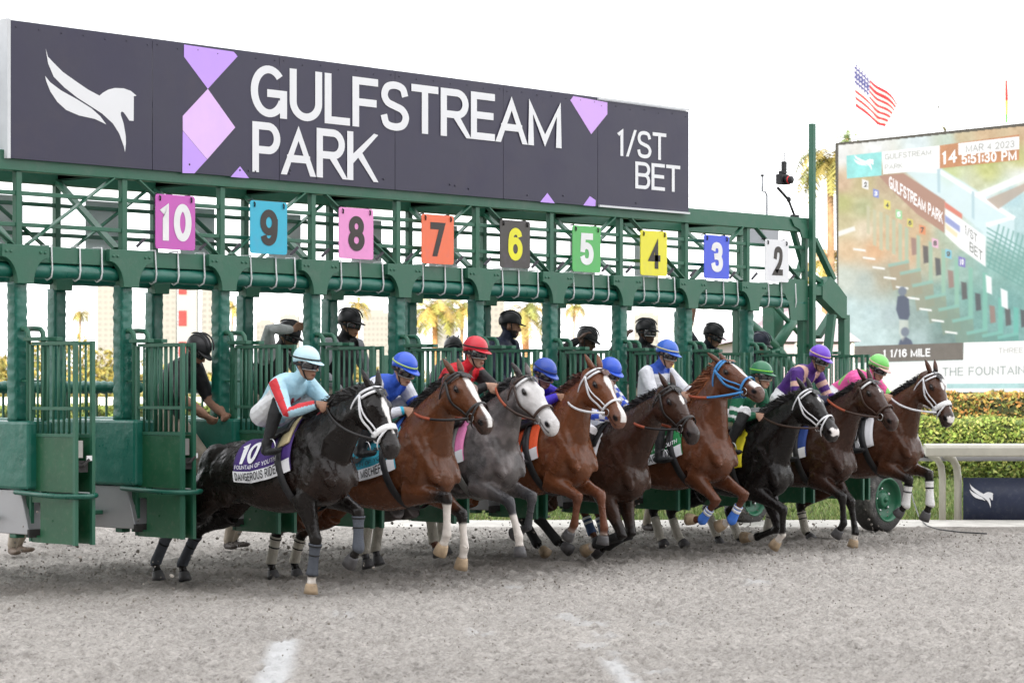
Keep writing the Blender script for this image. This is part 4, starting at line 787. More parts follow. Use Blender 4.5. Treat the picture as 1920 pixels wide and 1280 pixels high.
flat([c2([(1150,1077),(1192,1135),(1110,1128)])], SP1, 'diamond'); flat([c2([(1387,1095),(1420,1118),(1418,1152),(1350,1146)])], SP1, 'diamond')
def sign_word(word, quad, nm='lettering', wt=.15, m=SW, par=sign):
    """quad: pixels of bottom-left, bottom-right, top-right, top-left of the word"""
    q = [sy(*p) for p in quad]; x0 = (q[0][0]+q[3][0])/2; x1 = (q[1][0]+q[2][0])/2; z0 = (q[0][1]+q[1][1])/2; z1 = (q[2][1]+q[3][1])/2
    v, f = text_mesh(word, wt=wt, gap=.055); MB().add([(x0+(x1-x0)*a, YS-.0165-zz, z0+(z1-z0)*b) for a, b, zz in v], f).build(nm, m, par)
sign_word('GULFSTREAM', [(470,217),(1052,278),(1052,193),(470,119)]); sign_word('PARK', [(473,322),(709,342),(709,251),(473,228)])
sign_word('1/ST', [(1157,293),(1249,300),(1249,249),(1157,242)], wt=.13); sign_word('BET', [(1191,353),(1275,361),(1275,310),(1191,304)], wt=.13)
for z in (3.50, 4.05, 4.585): MB().bar((XS[0]-.02, YS+.04, z), (XS[-1], YS+.04, z), .05, .02, (0,1,0)).build('frame_rail', SFR, sign)
MB().box((XS[0]-.035, YS-.02, 3.49), (XS[0]-.004, YS+.55, 4.61)).build('end_frame', SFR, sign)
for z in (3.6, 4.05, 4.45): MB().bar((XS[0]-.02, YS+.55, z), (XS[0]-.9, YS+.55, z-.03), .03, .05).build('back_stay', SFR, sign)
MB().add([(XS[0]-.05, YS+.54, 3.52), (XS[0]-.9, YS+.54, 3.52), (XS[0]-.9, YS+.54, 4.48), (XS[0]-.05, YS+.54, 4.53)], [(0,1,2,3)]).build('back_sheet', mat('pale_sheet', (.55,.62,.70), .6), sign)
MB().bar((XS[5], YS-.02, 4.592), (XS[6], YS-.02, 4.592), .02, .022).build('trim', SFR, sign); MB().bar((XS[5]+.01, YS-.02, 3.498), (XS[6], YS-.02, 3.498), .02, .02).build('trim', SFR, sign)

# ------------------------------------------------------------------ number plates hung from the rails
PLATES = [(10,'magenta',(.56,.10,.46),1,(328,417)),(9,'turquoise',(.03,.44,.62),0,(503,427)),(8,'pink',(.82,.30,.62),0,(667,438)),(7,'orange',(.86,.17,.07),0,(820,449)),(6,'black',(.05,.043,.04),2,(965,458)),(5,'green',(.10,.46,.12),1,(1099,467)),(4,'yellow',(.80,.74,.03),0,(1225,475)),(3,'blue',(.055,.10,.70),1,(1343,482)),(2,'white',(.76,.77,.79),0,(1456,489))]
INK = [mat('plate_ink_dark', (.035,.028,.025), .5), mat('plate_ink_white', (.80,.80,.80), .5), mat('plate_ink_yellow', (.80,.76,.03), .5)]
for n, nm, col, ik, (px, py) in PLATES:
    yy = -.105; c = at_y(px, py, yy); x, z = c; w, hh = .215, .232
    t = thing('number_plate', (x, yy, z), '%s plate with the number %d hanging over its stall' % (nm, n), 'number plate', 'number plates over the stalls')
    poly = []
    for cx_, cz_, a0 in ((w-.025, hh-.025, 0), (-w+.025, hh-.025, 90), (-w+.025, -hh+.025, 180), (w-.025, -hh+.025, 270)):
        for a in (0, 30, 60, 90): poly.append((cx_+.025*math.cos(R(a0+a)), cz_+.025*math.sin(R(a0+a))))
    MB().plate(poly, (x, yy, z), (1,0,0), (0,0,1), (0,-1,0), .008).build('board', mat('plate_'+nm, col, .4, var=.06, scale=2.5, dirt=((.25,.18,.3), .18, 3)), t)
    v, f = text_mesh(str(n), wt=.205, gap=.09); tw = .345 if n == 10 else .205
    MB().add([(x-tw/2+tw*a, yy-.0105-zz, z-.16+.32*b) for a, b, zz in v], f).build('numeral', INK[ik], t)
    for sd in (-1, 1):
        MB().tube([(x+sd*.17, yy-.014, z+.175), (x+sd*.17, yy-.02, z+.205), (x+sd*.17, yy+.02, z+.24), (x+sd*.17, yy+.075, z+.235)], .007, 6).build('hook', BLACK, t, True)
    for sd in (-.32, .36):   # small dark clamps on the lower rail
        MB().bar((x+sd-.03, -.03, 2.84), (x+sd+.04, -.05, 2.91), .02, .022).build('plate_clamp', mat('clamp_grey', (.05,.045,.06), .5), gate)
for k in range(0, 9):
    x = (k+.55)*PITCH; t = MB().box((x-.20, 1.02, 2.86), (x+.20, 1.03, 3.30)).build('blank_plate', mat('plate_back', (.76,.77,.79), .5), gate)
# remote camera on an articulated arm, weather mast box
ca = at_y(1490, 407, 0.); b0 = V(ca[0], 0, 3.56)
rc = thing('remote_camera', tuple(b0), 'black remote camera with red lens ring on a jointed arm', 'camera')
cp = [V(at_y(px, py, 0)[0], 0, at_y(px, py, 0)[1]) for px, py in ((1490,405),(1478,374),(1458,352))]
MB().tube([cp[0], cp[1]], .014, 8).build('arm', BLACK, rc, True); MB().tube([cp[1], cp[2]], .016, 8).build('arm', BLACK, rc, True)
MB().ell(cp[1]+V(.01,0,0), (.035,.02,.035)).build('joint', BLACK, rc, True); MB().box(tuple(cp[0]+V(-.05,-.03,-.03)), tuple(cp[0]+V(.05,.03,.015))).build('clamp', BLACK, rc, bevel=.008)
cc = V(at_y(1467, 336, 0)[0], 0, at_y(1467, 336, 0)[1])
bd = MB(); bd.box(tuple(cc+V(-.075,-.04,-.06)), tuple(cc+V(.075,.04,.055))); bd.box(tuple(cc+V(-.03,-.035,.056)), tuple(cc+V(.045,.035,.095))); bd.box(tuple(cc+V(.03,-.06,-.06)), tuple(cc+V(.075,-.04,.03))); bd.build('camera_body', BLACK, rc, bevel=.012)
MB().tube([cc+V(.0,-.04,-.01), cc+V(0,-.13,-.015)], .042, 16).build('lens', BLACK, rc, True); MB().tube([cc+V(0,-.088,-.013), cc+V(0,-.104,-.014)], .0445, 16).build('lens_ring', mat('red_ring', (.6,.02,.03), .4), rc, True)
MB().box(tuple(cc+V(.0,-.02,.096)), tuple(cc+V(.06,.02,.20))).build('receiver', BLACK, rc, bevel=.006); MB().tube([cc+V(.035,0,.20), cc+V(.04,0,.30)], .005, 6).build('aerial', BLACK, rc, True)
bx = at_y(1435, 430, RY+.1); t = thing('equipment_box', (bx[0], RY+.1, bx[1]), 'grey equipment box with thin mast behind the top girder', 'box')
MB().box((bx[0]-.16, RY+.02, bx[1]-.19), (bx[0]+.16, RY+.30, bx[1]+.15)).build('case', mat('box_grey', (.36,.37,.40), .5), t, bevel=.01)
MB().tube([(bx[0]+.03, RY+.1, bx[1]+.15), (bx[0]+.03, RY+.1, bx[1]+.40), (bx[0], RY+.1, bx[1]+.44), (bx[0]-.06, RY+.1, bx[1]+.44), (bx[0]-.06, RY+.1, bx[1]+.62)], .012, 6).build('mast', mat('box_grey'), t, True)
MB().ell((bx[0]-.06, RY+.1, bx[1]+.63), (.03,.03,.012)).build('mast_cap', BLACK, t, True)
# ------------------------------------------------------------------ horses
HS = .94                                         # size of the horses
TRUNK = np.array([  # t along the back from the withers, top, bottom, half width, top pinch
 (.345,-.44,-.62,.05,.0),(.32,-.36,-.70,.13,.0),(.265,-.22,-.76,.165,.1),(.185,-.09,-.79,.195,.3),(.10,-.02,-.80,.215,.5),(.0,.0,-.79,.228,.55),(-.15,-.045,-.785,.25,.5),
 (-.3,-.08,-.78,.28,.35),(-.5,-.095,-.755,.298,.15),(-.7,-.07,-.69,.30,.05),(-.88,-.02,-.60,.287,.08),(-1.02,.0,-.55,.272,.12),(-1.18,-.025,-.55,.258,.15),
 (-1.33,-.09,-.56,.225,.12),(-1.45,-.18,-.54,.165,.1),(-1.53,-.28,-.46,.08,.0)])*np.array([HS,HS,HS,HS,1])
HEAD = np.array([  # s from poll to muzzle, top, bottom, half width
 (-.06,.01,-.10,.055),(.0,.05,-.16,.080),(.07,.080,-.205,.098),(.14,.085,-.222,.108),(.20,.080,-.218,.108),(.26,.068,-.188,.096),(.32,.057,-.145,.078),(.40,.049,-.115,.065),
 (.47,.044,-.105,.062),(.53,.042,-.108,.068),(.575,.028,-.110,.067),(.61,.000,-.102,.056),(.632,-.035,-.075,.03)])*np.array([HS,HS,HS,HS])
HW = 1.19                                        # heads are deep and broad for their length
def tab(T, x, j):
    o = np.argsort(T[:, 0]); return np.interp(x, T[o, 0], T[o, j])

def coat_material():
    """short glossy coat: attribute colour, soft muscle relief and a net of raised veins"""
    if 'horse_coat' in MATS: return MATS['horse_coat']
    m = mat('horse_coat', attr=True, rough=.26, var=.18, scale=9, spec=.30, rvar=.09); n = m.node_tree.nodes; l = m.node_tree.links; p = n['Principled BSDF']
    tc = n.new('ShaderNodeTexCoord'); nz = n.new('ShaderNodeTexNoise'); nz.inputs['Scale'].default_value = 7.5; nz.inputs['Detail'].default_value = 3; l.new(tc.outputs['Object'], nz.inputs['Vector'])
    wp = n.new('ShaderNodeVectorMath'); wp.operation = 'MULTIPLY_ADD'; l.new(nz.outputs['Color'], wp.inputs[0]); wp.inputs[1].default_value = (.22,.22,.22); l.new(tc.outputs['Object'], wp.inputs[2])
    vo = n.new('ShaderNodeTexVoronoi'); vo.feature = 'DISTANCE_TO_EDGE'; vo.inputs['Scale'].default_value = 4.2; l.new(wp.outputs[0], vo.inputs['Vector'])
    vr = n.new('ShaderNodeMapRange'); vr.inputs[1].default_value = 0; vr.inputs[2].default_value = .05; vr.inputs[3].default_value = 1; vr.inputs[4].default_value = 0; l.new(vo.outputs['Distance'], vr.inputs[0])
    mk = n.new('ShaderNodeTexNoise'); mk.inputs['Scale'].default_value = 2.4; l.new(tc.outputs['Object'], mk.inputs['Vector'])
    mr = n.new('ShaderNodeMapRange'); mr.inputs[1].default_value = .48; mr.inputs[2].default_value = .62; mr.inputs[4].default_value = .30; l.new(mk.outputs[0], mr.inputs[0])
    mu = n.new('ShaderNodeMath'); mu.operation = 'MULTIPLY'; l.new(vr.outputs[0], mu.inputs[0]); l.new(mr.outputs[0], mu.inputs[1])
    ad = n.new('ShaderNodeMath'); l.new(nz.outputs[0], ad.inputs[0]); l.new(mu.outputs[0], ad.inputs[1])
    bp = n.new('ShaderNodeBump'); bp.inputs['Strength'].default_value = .34; bp.inputs['Distance'].default_value = .05; l.new(ad.outputs[0], bp.inputs['Height'])
    fn = n.new('ShaderNodeTexNoise'); fn.inputs['Scale'].default_value = 120; l.new(tc.outputs['Object'], fn.inputs['Vector']); b2 = n.new('ShaderNodeBump'); b2.inputs['Strength'].default_value = .10; b2.inputs['Distance'].default_value = .01
    l.new(fn.outputs[0], b2.inputs['Height']); l.new(bp.outputs[0], b2.inputs['Normal']); l.new(b2.outputs[0], p.inputs['Normal']); return m
class Horse: pass
def horse_frame(n, W, pitch, poll, muz, hl=(0,0), px=0.):
    h = Horse(); h.n = n; h.X = X = (11.5-n)*PITCH+px
    w = at_x(*W, X); h.W = V(X, *w); a = R(pitch)
    h.e1 = V(0, -math.cos(a), math.sin(a)); h.e2 = V(0, math.sin(a), math.cos(a)); h.el = V(1, 0, 0)
    h.T = lambda t, u, l=0.: h.W+h.e1*t+h.e2*u+h.el*l
    p = at_x(*poll, X+hl[0]); m = at_x(*muz, X+hl[0]+hl[1]); h.poll = V(X+hl[0], *p); mz = V(X+hl[0]+hl[1], *m)
    h.ha = unit(mz-h.poll); L = h.el-h.ha*(h.el@h.ha); h.hL = unit(L); h.hn = np.cross(h.ha, h.hL)
    h.poll = h.poll - h.hn*.03
    h.H = lambda s, u, l=0.: h.poll+h.ha*s+h.hn*u*HW+h.hL*l*HW
    return h
def trunk_pt(h, t, th, off=0.):
    top, bot, hw, pin = (tab(TRUNK, t, j) for j in (1,2,3,4))
    c = (top+bot)/2; hh = (top-bot)/2; cc = math.cos(th); sn = math.sin(th)
    w = hw*(1-pin*max(0, cc)**1.6)
    return h.T(t, c+(hh+off)*cc, (w+off)*sn*(1+.05*max(0, -cc)))
def head_pt(h, s, th, off=0.):
    top, bot, hw = (tab(HEAD, s, j) for j in (1,2,3)); c = (top+bot)/2; hh = (top-bot)/2
    cc, sn = math.cos(th), math.sin(th)
    k = 1-.28*max(0, -cc)                           # narrower at the jaw edge than across the eyes
    return h.H(s, c+(hh+off)*(abs(cc)**.85)*math.copysign(1, cc), (hw*k+off)*(abs(sn)**.8)*math.copysign(1, sn))
RING = np.linspace(0, 2*math.pi, 20, endpoint=False)

def leg_chain(h, root, tgt, lens, side, lat):
    """joint positions from photographed joints, with bone lengths kept near the anatomical ones"""
    out = [root]
    for (px, L) in zip(tgt, lens):
        X = h.X+lat
        p = V(X, *at_x(*px, X)); d = p-out[-1]; ln = np.linalg.norm(d); out.append(out[-1]+d/ln*min(max(ln, L*.88), L*1.14))
    return out
FORE = [(0,0,.14,.10),(0,.22,.112,.092),(0,.45,.086,.075),(0,.7,.062,.057),(0,.9,.056,.052),(1,.0,.060,.057),(1,.12,.053,.049),(1,.27,.040,.036),(1,.6,.036,.033),(1,.86,.041,.037),
        (2,.0,.049,.044),(2,.3,.037,.035),(2,.55,.047,.047)]
HIND = [(0,.0,.15,.11),(0,.3,.13,.10),(0,.6,.085,.066),(0,.86,.062,.048),(1,.0,.068,.052),(1,.15,.057,.045),(1,.35,.042,.037),(1,.8,.041,.036),
        (2,.0,.046,.041),(2,.3,.035,.033),(2,.55,.046,.046)]
def leg_rings(J, prof, side):
    pts = []; rad = []
    for s, t, a, b in prof:
        pts.append(J[s]+(J[s+1]-J[s])*t); rad.append((a*HS, b*HS))
    return pts, rad

def make_horse(spec):
    n = spec['n']; h = horse_frame(n, spec['W'], spec['pitch'], spec['poll'], spec['muz'], spec.get('hl', (0,0)))
    root = thing('race_horse', (h.X, h.W[1], 0), spec['label'], 'horse', 'race horses leaving the gate'); h.root = root
    mb = MB(); T = h.T; H = h.H; k = HS
    # trunk
    ts = np.interp(np.linspace(0, 1, 34), np.linspace(0, 1, len(TRUNK)), TRUNK[:, 0])
    mb.loft([[trunk_pt(h, t, th) for th in RING] for t in ts])
    # neck between a crest line and a throat line
    top0, top2 = T(-.20*k, -.05*k), H(.0, .05*k); bot0, bot2 = T(.305*k, -.54*k), H(.16*k, -.19*k)
    arch = spec.get('arch', .05)
    top1 = (top0+top2)/2+unit(np.cross(h.el, top2-top0))*-arch; bot1 = (bot0+bot2)/2+unit((bot0+bot2)/2-(top0+top2)/2)*.035
    if (top1-(top0+top2)/2)@V(0,0,1) < 0: top1 = (top0+top2)-top1
    bez = lambda a, b, c, t: a*(1-t)**2+b*2*t*(1-t)+c*t*t
    h.crest = lambda t: bez(top0, top1, top2, t); h.throat = lambda t: bez(bot0, bot1, bot2, t)
    rings = []
    for t in np.linspace(0, 1, 12):
        a, b = h.crest(t), h.throat(t); c = (a+b)/2; hd = (a-b)/2; hw = np.interp(t, [0,.15,.4,.7,1], [.21,.19,.145,.118,.105])*k
        rings.append([c+hd*math.cos(th)+h.el*hw*math.sin(th)*(1-.35*max(0, math.cos(th))) for th in RING])
    mb.loft(rings)
    # head
    mb.loft([[head_pt(h, s, th) for th in RING] for s in np.linspace(HEAD[0,0], HEAD[-1,0], 24)])
    ax = (h.hL, h.ha, h.hn)
    for sd in (-1, 1):
        mb.ell(H(.175*k, .028*k, sd*.083*k), (.032*k,.054*k,.042*k), ax)                  # orbit
        mb.ell(H(.12*k, -.105*k, sd*.066*k), (.042*k,.095*k,.10*k), ax)                  # cheek
        mb.ell(H(.30*k, -.005*k, sd*.052*k), (.02*k,.13*k,.02*k), ax)                    # facial crest
        mb.ell(H(.545*k, -.01*k, sd*.046*k), (.028*k,.046*k,.038*k), ax)                 # nostril flare
        mb.ell(T(.268*k, -.55*k, sd*.082*k), (.075*k,.085*k,.14*k), (h.el, h.e1, h.e2))       # pectoral
        mb.ell(T(.19*k, -.40*k, sd*.135*k), (.075*k,.12*k,.30*k), (h.el, unit(h.e1-.35*h.e2), unit(h.e2+.35*h.e1*-1)))   # shoulder
        mb.ell(T(.03*k, -.53*k, sd*.155*k), (.085*k,.15*k,.16*k), (h.el, h.e1, h.e2))        # triceps
        mb.tube([T(-.05*k, -.13*k, sd*.125*k), T(.09*k, -.30*k, sd*.160*k), T(.24*k, -.49*k, sd*.150*k)], [.03*k, .042*k, .05*k], 10)      # shoulder blade
        mb.tube([H(.10*k, -.09*k, sd*.062*k), (h.crest(.62)*.42+h.throat(.62)*.58)+h.el*sd*.076*k, (h.crest(.30)*.40+h.throat(.30)*.60)+h.el*sd*.112*k, T(.24*k, -.42*k, sd*.125*k)], [.045*k, .045*k, .055*k, .065*k], 10)   # neck muscle
        mb.ell(T(-.98*k, -.44*k, sd*.21*k), (.05*k,.12*k,.16*k), (h.el, h.e1, h.e2))         # flank fold
        mb.ell(T(-1.12*k, -.26*k, sd*.135*k), (.115*k,.28*k,.26*k), (h.el, h.e1, h.e2))     # haunch
        er = spec.get('ears', .25)
        base = H(.005*k, .052*k, sd*.048*k); d = unit(-h.ha*.9+h.hn*(.45-er)+h.hL*sd*.22)
        mb.tube([base, base+d*.05*k, base+d*.10*k, base+d*.145*k, base+d*.178*k], [(.024*k,.03*k),(.03*k,.036*k),(.026*k,.028*k),(.015*k,.016*k),.004], 10, lat=h.hL)
    mb.ell(H(.585*k, -.085*k, 0), (.032*k,.035*k,.024*k), ax)                            # lower lip
    # legs
    legs = {}
    for key, side in (('rf', -1), ('lf', 1)):
        J = leg_chain(h, T(-.05*k, -.67*k, side*.155*k), spec[key], (.44*k, .30*k, .165*k), side, side*.13); legs[key] = J
        mb.tube([T(.21*k, -.44*k, side*.13*k), T(.09*k, -.58*k, side*.15*k), J[0]], [(.12*k,.08*k),(.135*k,.085*k),(.12*k,.08*k)], 12, lat=h.el)
        p, r = leg_rings(J, FORE, side); mb.tube(p, r, 12, lat=h.el)
    for key, side in (('rh', -1), ('lh', 1)):
        hip = T(-1.10*k, -.30*k, side*.14*k); X = h.X+side*.14; hock = V(X, *at_x(*spec[key][0], X))
        d = hock-hip; ln = np.linalg.norm(d); hock = hip+d/ln*min(ln, .83*k)
        st = ik2(hip, hock, .40*k, .45*k, h.e1+.2*h.e2)+h.el*side*.03
        J = [st, hock]
        for px, L in zip(spec[key][1:], (.35*k, .165*k)):
            p = V(X, *at_x(*px, X)); d = p-J[-1]; ln = np.linalg.norm(d); J.append(J[-1]+d/ln*min(max(ln, L*.85), L*1.12))
        legs[key] = J
        mb.tube([hip, (hip+st)/2+h.el*side*.01, st], [(.23*k,.12*k),(.20*k,.115*k),(.135*k,.10*k)], 12, lat=h.el)
        p, r = leg_rings(J, HIND, side); mb.tube(p, r, 12, lat=h.el)
        b = unit(J[1]-J[0]); back = unit(np.cross(h.el, b)); back = back if back@h.e1 < 0 else -back
        mb.ell(J[1]+back*.05*k-b*.02*k, (.026*k,.03*k,.05*k), (h.el, back, b))
    for J in legs.values():                                      # no joint below the track
        pass
    h.legs = legs
    v, ev = skin(mb, .0120, 7)
    # ---- coat colours by anatomy
    segs = [(T(.1*k,-.4*k), T(-1.2*k,-.3*k), .3, .28), ((h.crest(.2)+h.throat(.2))/2, (h.crest(.9)+h.throat(.9))/2, .2, .12), (H(.05*k,-.05*k), H(.58*k,-.03*k), .11, .06)]
    names = ['trunk', 'neck', 'head']
    for key, J in legs.items():
        for i in range(3):
            segs.append((J[i], J[i+1], (.09,.05,.045)[i]*k, (.05,.045,.05)[i]*k)); names.append((key, i))
    bi, bt, _ = nearest(v, segs)
    base = np.array(spec['coat']); nz = vnoise(v, 3.1, n); nz2 = vnoise(v, 11., n+3)
    c = np.tile(base, (len(v), 1))*(.80+.30*nz+.14*nz2)[:, None]
    if spec.get('dapple'):
        dp = vnoise(v, 13., 5)*.6+vnoise(v, 7., 6)*.4; c = c*(.55+1.25*sstep(.44, .60, dp))[:, None]; c = mixc(c, (.22,.20,.195), .30*sstep(.35, .7, vnoise(v, 2.2, 8)))
    dark = np.array(spec.get('points', (.012,.010,.009)))
    pt = spec.get('ptmix', 1.)
    if 'belly' in spec: c = mixc(c, spec['belly'], .7*sstep(-.35, -.75, ((v-h.W)@h.e2)/k)*((bi == 0)))
    for i, nm in enumerate(names):
        if not isinstance(nm, tuple): continue
        key, sgi = nm; m = bi == i
        g = sgi+bt                                              # 0 elbow/stifle, 1 knee/hock, 2 fetlock, 3 hoof
        f = sstep(.45, 1.05, g+.25*(nz2-.5))*pt*m; c = mixc(c, dark, f)
        sk = spec.get('socks', {}).get(key)
        if sk is not None:
            f = sstep(sk-.03, sk+.05, g+.16*(nz2-.5))*m; c = mixc(c, (.72,.66,.60), f*(.85+.15*nz))
        if 'dusty' in spec and key in spec['dusty']:
            c = mixc(c, (.42,.39,.35), sstep(2.1, 2.6, g)*m*.6)
    dc = np.min([np.linalg.norm(v-h.crest(t_)-(h.crest(t_)-h.throat(min(t_, 1)))*-.02, axis=1) for t_ in np.linspace(.05, 1.02, 50)], axis=0)
    c = mixc(c, spec.get('mane', (.012,.010,.010)), sstep(.062, .038, dc+.02*(nz2-.5)))                # roots of the mane
    hs = (v-h.poll)@h.ha/k; hn_ = (v-h.poll)@h.hn/k/HW; hl = (v-h.poll)@h.hL/k/HW; hd = bi == 2
    c = mixc(c, spec.get('muzzle', (.03,.025,.024)), sstep(.43, .54, hs+.06*(nz2-.5))*hd*spec.get('muzmix', .75))
    if 'facewhite' in spec: c = mixc(c, spec['facewhite'], hd*sstep(-.13, -.02, hn_+.05*(nz2-.5))*sstep(.03, .12, hs))
    for (s0, s1, w0, w1, off) in spec.get('blaze', []):
        t = np.clip((hs-s0)/(s1-s0), 0, 1); w = w0+(w1-w0)*t
        f = hd*(hs > s0)*(hs < s1)*(hn_ > -.01)*sstep(w+.006, w-.004, np.abs(hl-off)+.012*(nz2-.5)); c = mixc(c, (.80,.77,.74), f)
    for (s0, s1, lo, hi) in spec.get('snip', []):
        f = hd*(hs > s0)*(hs < s1)*(hn_ > lo)*(hn_ < hi); c = mixc(c, (.78,.73,.70), f*1.)
    for sd in (-1, 1):                                          # nostrils and the skin round the eyes
        q = H(.552*k, -.012*k, sd*.066*k)-v; f = sstep(1.25, .75, np.sqrt(((q@h.ha)/(.036*k))**2+((q@h.hn)/(.023*k))**2+((q@h.hL)/(.05*k))**2)); c = mixc(c, (.006,.005,.005), f)
        q = H(.175*k, .022*k, sd*.098*k)-v; f = sstep(1.2, .7, np.sqrt(((q@h.ha)/(.044*k))**2+((q@h.hn)/(.028*k))**2+((q@h.hL)/(.04*k))**2)); c = mixc(c, (.015,.012,.011), f)
    f = hd*sstep(.008, .004, np.abs(hn_+.052-.0*hs))*(hs > .47)*(hs < .61); c = mixc(c, (.02,.016,.015), f*.8)   # mouth line
    finish_skin(ev, v, np.clip(c, 0, 1), 'body', coat_material(), root)
    # ---- eyes, hooves, mane, tail
    me_eye = MATS_EYE
    for sd in (-1, 1):
        MB().ell(H(.175*k, .020*k, sd*.0955*k), (.022*k,.031*k,.024*k), ax, 12, 9).build('eye', me_eye, root, True)
    for key, J in legs.items():
        a, b = J[2]+(J[3]-J[2])*.52, J[3]; d = unit(b-a); mh = MB()
        mh.tube([a, a+d*.012, a+d*.05*k, b+d*.015], [(.048*k,.046*k),(.052*k,.050*k),(.060*k,.056*k),(.066*k,.060*k)], 14, lat=h.el)
        light = key in spec.get('lighthoof', ())
        mh.build('hoof', mat('hoof_pale', (.42,.31,.20), .6, bump=.2, var=.2, scale=18) if light else mat('hoof_dark', (.085,.082,.085), .5, bump=.2, var=.25, scale=18), root, True)
    rg = random.Random(n*13); mm = MB(); mc = spec.get('mane', (.012,.010,.010)); fal = spec.get('mane_fall', .1); ml = spec.get('mane_len', .13)
    for i in range(900):
        t = .06+.95*((i+rg.random())/900); p = h.crest(t); q = h.crest(min(t+.03, 1.06)); tang = unit(q-p); up = unit(p-h.throat(min(t, 1)))
        sd = (rg.random()-.5); p = p+h.el*sd*.045-up*.012
        L = ml*(.55+.8*rg.random())*(.7+.5*math.sin(min(t, 1)*math.pi)); back = -tang
        d1 = unit(up*(.42+.4*rg.random())+back*(.75+.5*rg.random())+h.el*(fal+.45*sd+.35*(rg.random()-.5)))
        d2 = unit(d1*.6+back*.6+h.el*(fal*1.2+.3*(rg.random()-.5))-V(0,0,1)*(.15+.5*rg.random())); w = unit(tang+h.el*(rg.random()-.5)*1.6)*.011
        a, b, cc = p, p+d1*L*.5, p+d1*L*.5+d2*L*.5
        mm.add([a-w, a+w, b+w*.75, b-w*.75, cc], [(0,1,2,3), (3,2,4)])
    for i in range(60):                                         # forelock
        p = H(.02*k, .075*k, (rg.random()-.5)*.07*k); d1 = unit(h.ha*.8+h.hn*.45+h.hL*(rg.random()-.5)*.9); L = .07+.07*rg.random(); w = h.hL*.006
        b = p+d1*L*.5; cc = b+unit(h.ha+h.hn*.05+h.hL*(rg.random()-.5)*.8)*L*.5
        mm.add([p-w, p+w, b+w, b-w, cc], [(0,1,2,3),(3,2,4)])
    mm.build('mane', mat('mane_%d' % n, mc, .5, var=.3, scale=30, sheen=.2), root, True)
    tl = MB(); d0 = T(-1.47*k, -.20*k)
    for i in range(160):
        u = rg.random()*2-1; w_ = rg.random()*2-1; L = .34+.22*rg.random()
        d1 = unit(-h.e1*(.9+.2*w_)+h.e2*(.25*w_)+h.el*u*.2); p = d0+h.el*u*.025; b = p+d1*L*.3; c2 = b+unit(-h.e1*.55-V(0,0,1)*.8+h.el*u*.3)*L*.4; c3 = c2+unit(-h.e1*.25-V(0,0,1)+h.el*u*.25)*L*.4
        w = h.el*.011
        tl.add([p-w, p+w, b+w, b-w, c2+w*.8, c2-w*.8, c3], [(0,1,2,3),(3,2,4,5),(5,4,6)])
    tl.build('tail', MATS['mane_%d' % n], root, True)
    # ---- leg wraps
    for key, (g0, g1, wm, bands) in spec.get('wraps', {}).items():
        J = legs[key]; prof = FORE if key in ('rf', 'lf') else HIND
        gs = [s+t for s, t, _, _ in prof]; fa = [a for *_, a, b in prof]; fb = [b for *_, a, b in prof]
        def pt(g): s = min(int(g), 2); return J[s]+(J[s+1]-J[s])*(g-s)
        gg = np.linspace(g0, g1, 12)
        wr = MB().tube([pt(g) for g in gg], [(np.interp(g, gs, fa)*k+.009, np.interp(g, gs, fb)*k+.009) for g in gg], 14, lat=h.el).build('leg_wrap', wm, root, True)
        for (b0, b1, bm_) in bands:
            gg = np.linspace(b0, b1, 3)
            MB().tube([pt(g) for g in gg], [(np.interp(g, gs, fa)*k+.012, np.interp(g, gs, fb)*k+.012) for g in gg], 14, lat=h.el).build('wrap_band', bm_, wr, True)
    tack(h, spec)
    return h

def strap(path, width, outs, m, name, parent, thick=.005):
    """flat strap along a path, lying on the surface whose outward normals are outs"""
    mb = MB(); rings = []
    for i, p in enumerate(path):
        d = unit(path[min(i+1, len(path)-1)]-path[max(i-1, 0)]); o = unit(outs[i]); w = unit(np.cross(d, o))*width/2
        rings.append([p-w, p+w, p+w+o*thick, p-w+o*thick])
    mb.loft(rings); return mb.build(name, m, parent, True)
def head_path(h, pts, off=.006):
    P = []; O = []
    for s, th in pts:
        p = head_pt(h, s*HS, th, off); P.append(p); c = head_pt(h, s*HS, th, off+.03); O.append(c-p)
    return P, O
def arc(s0, t0, s1, t1, n=10): return [(s0+(s1-s0)*i/n, t0+(t1-t0)*i/n) for i in range(n+1)]

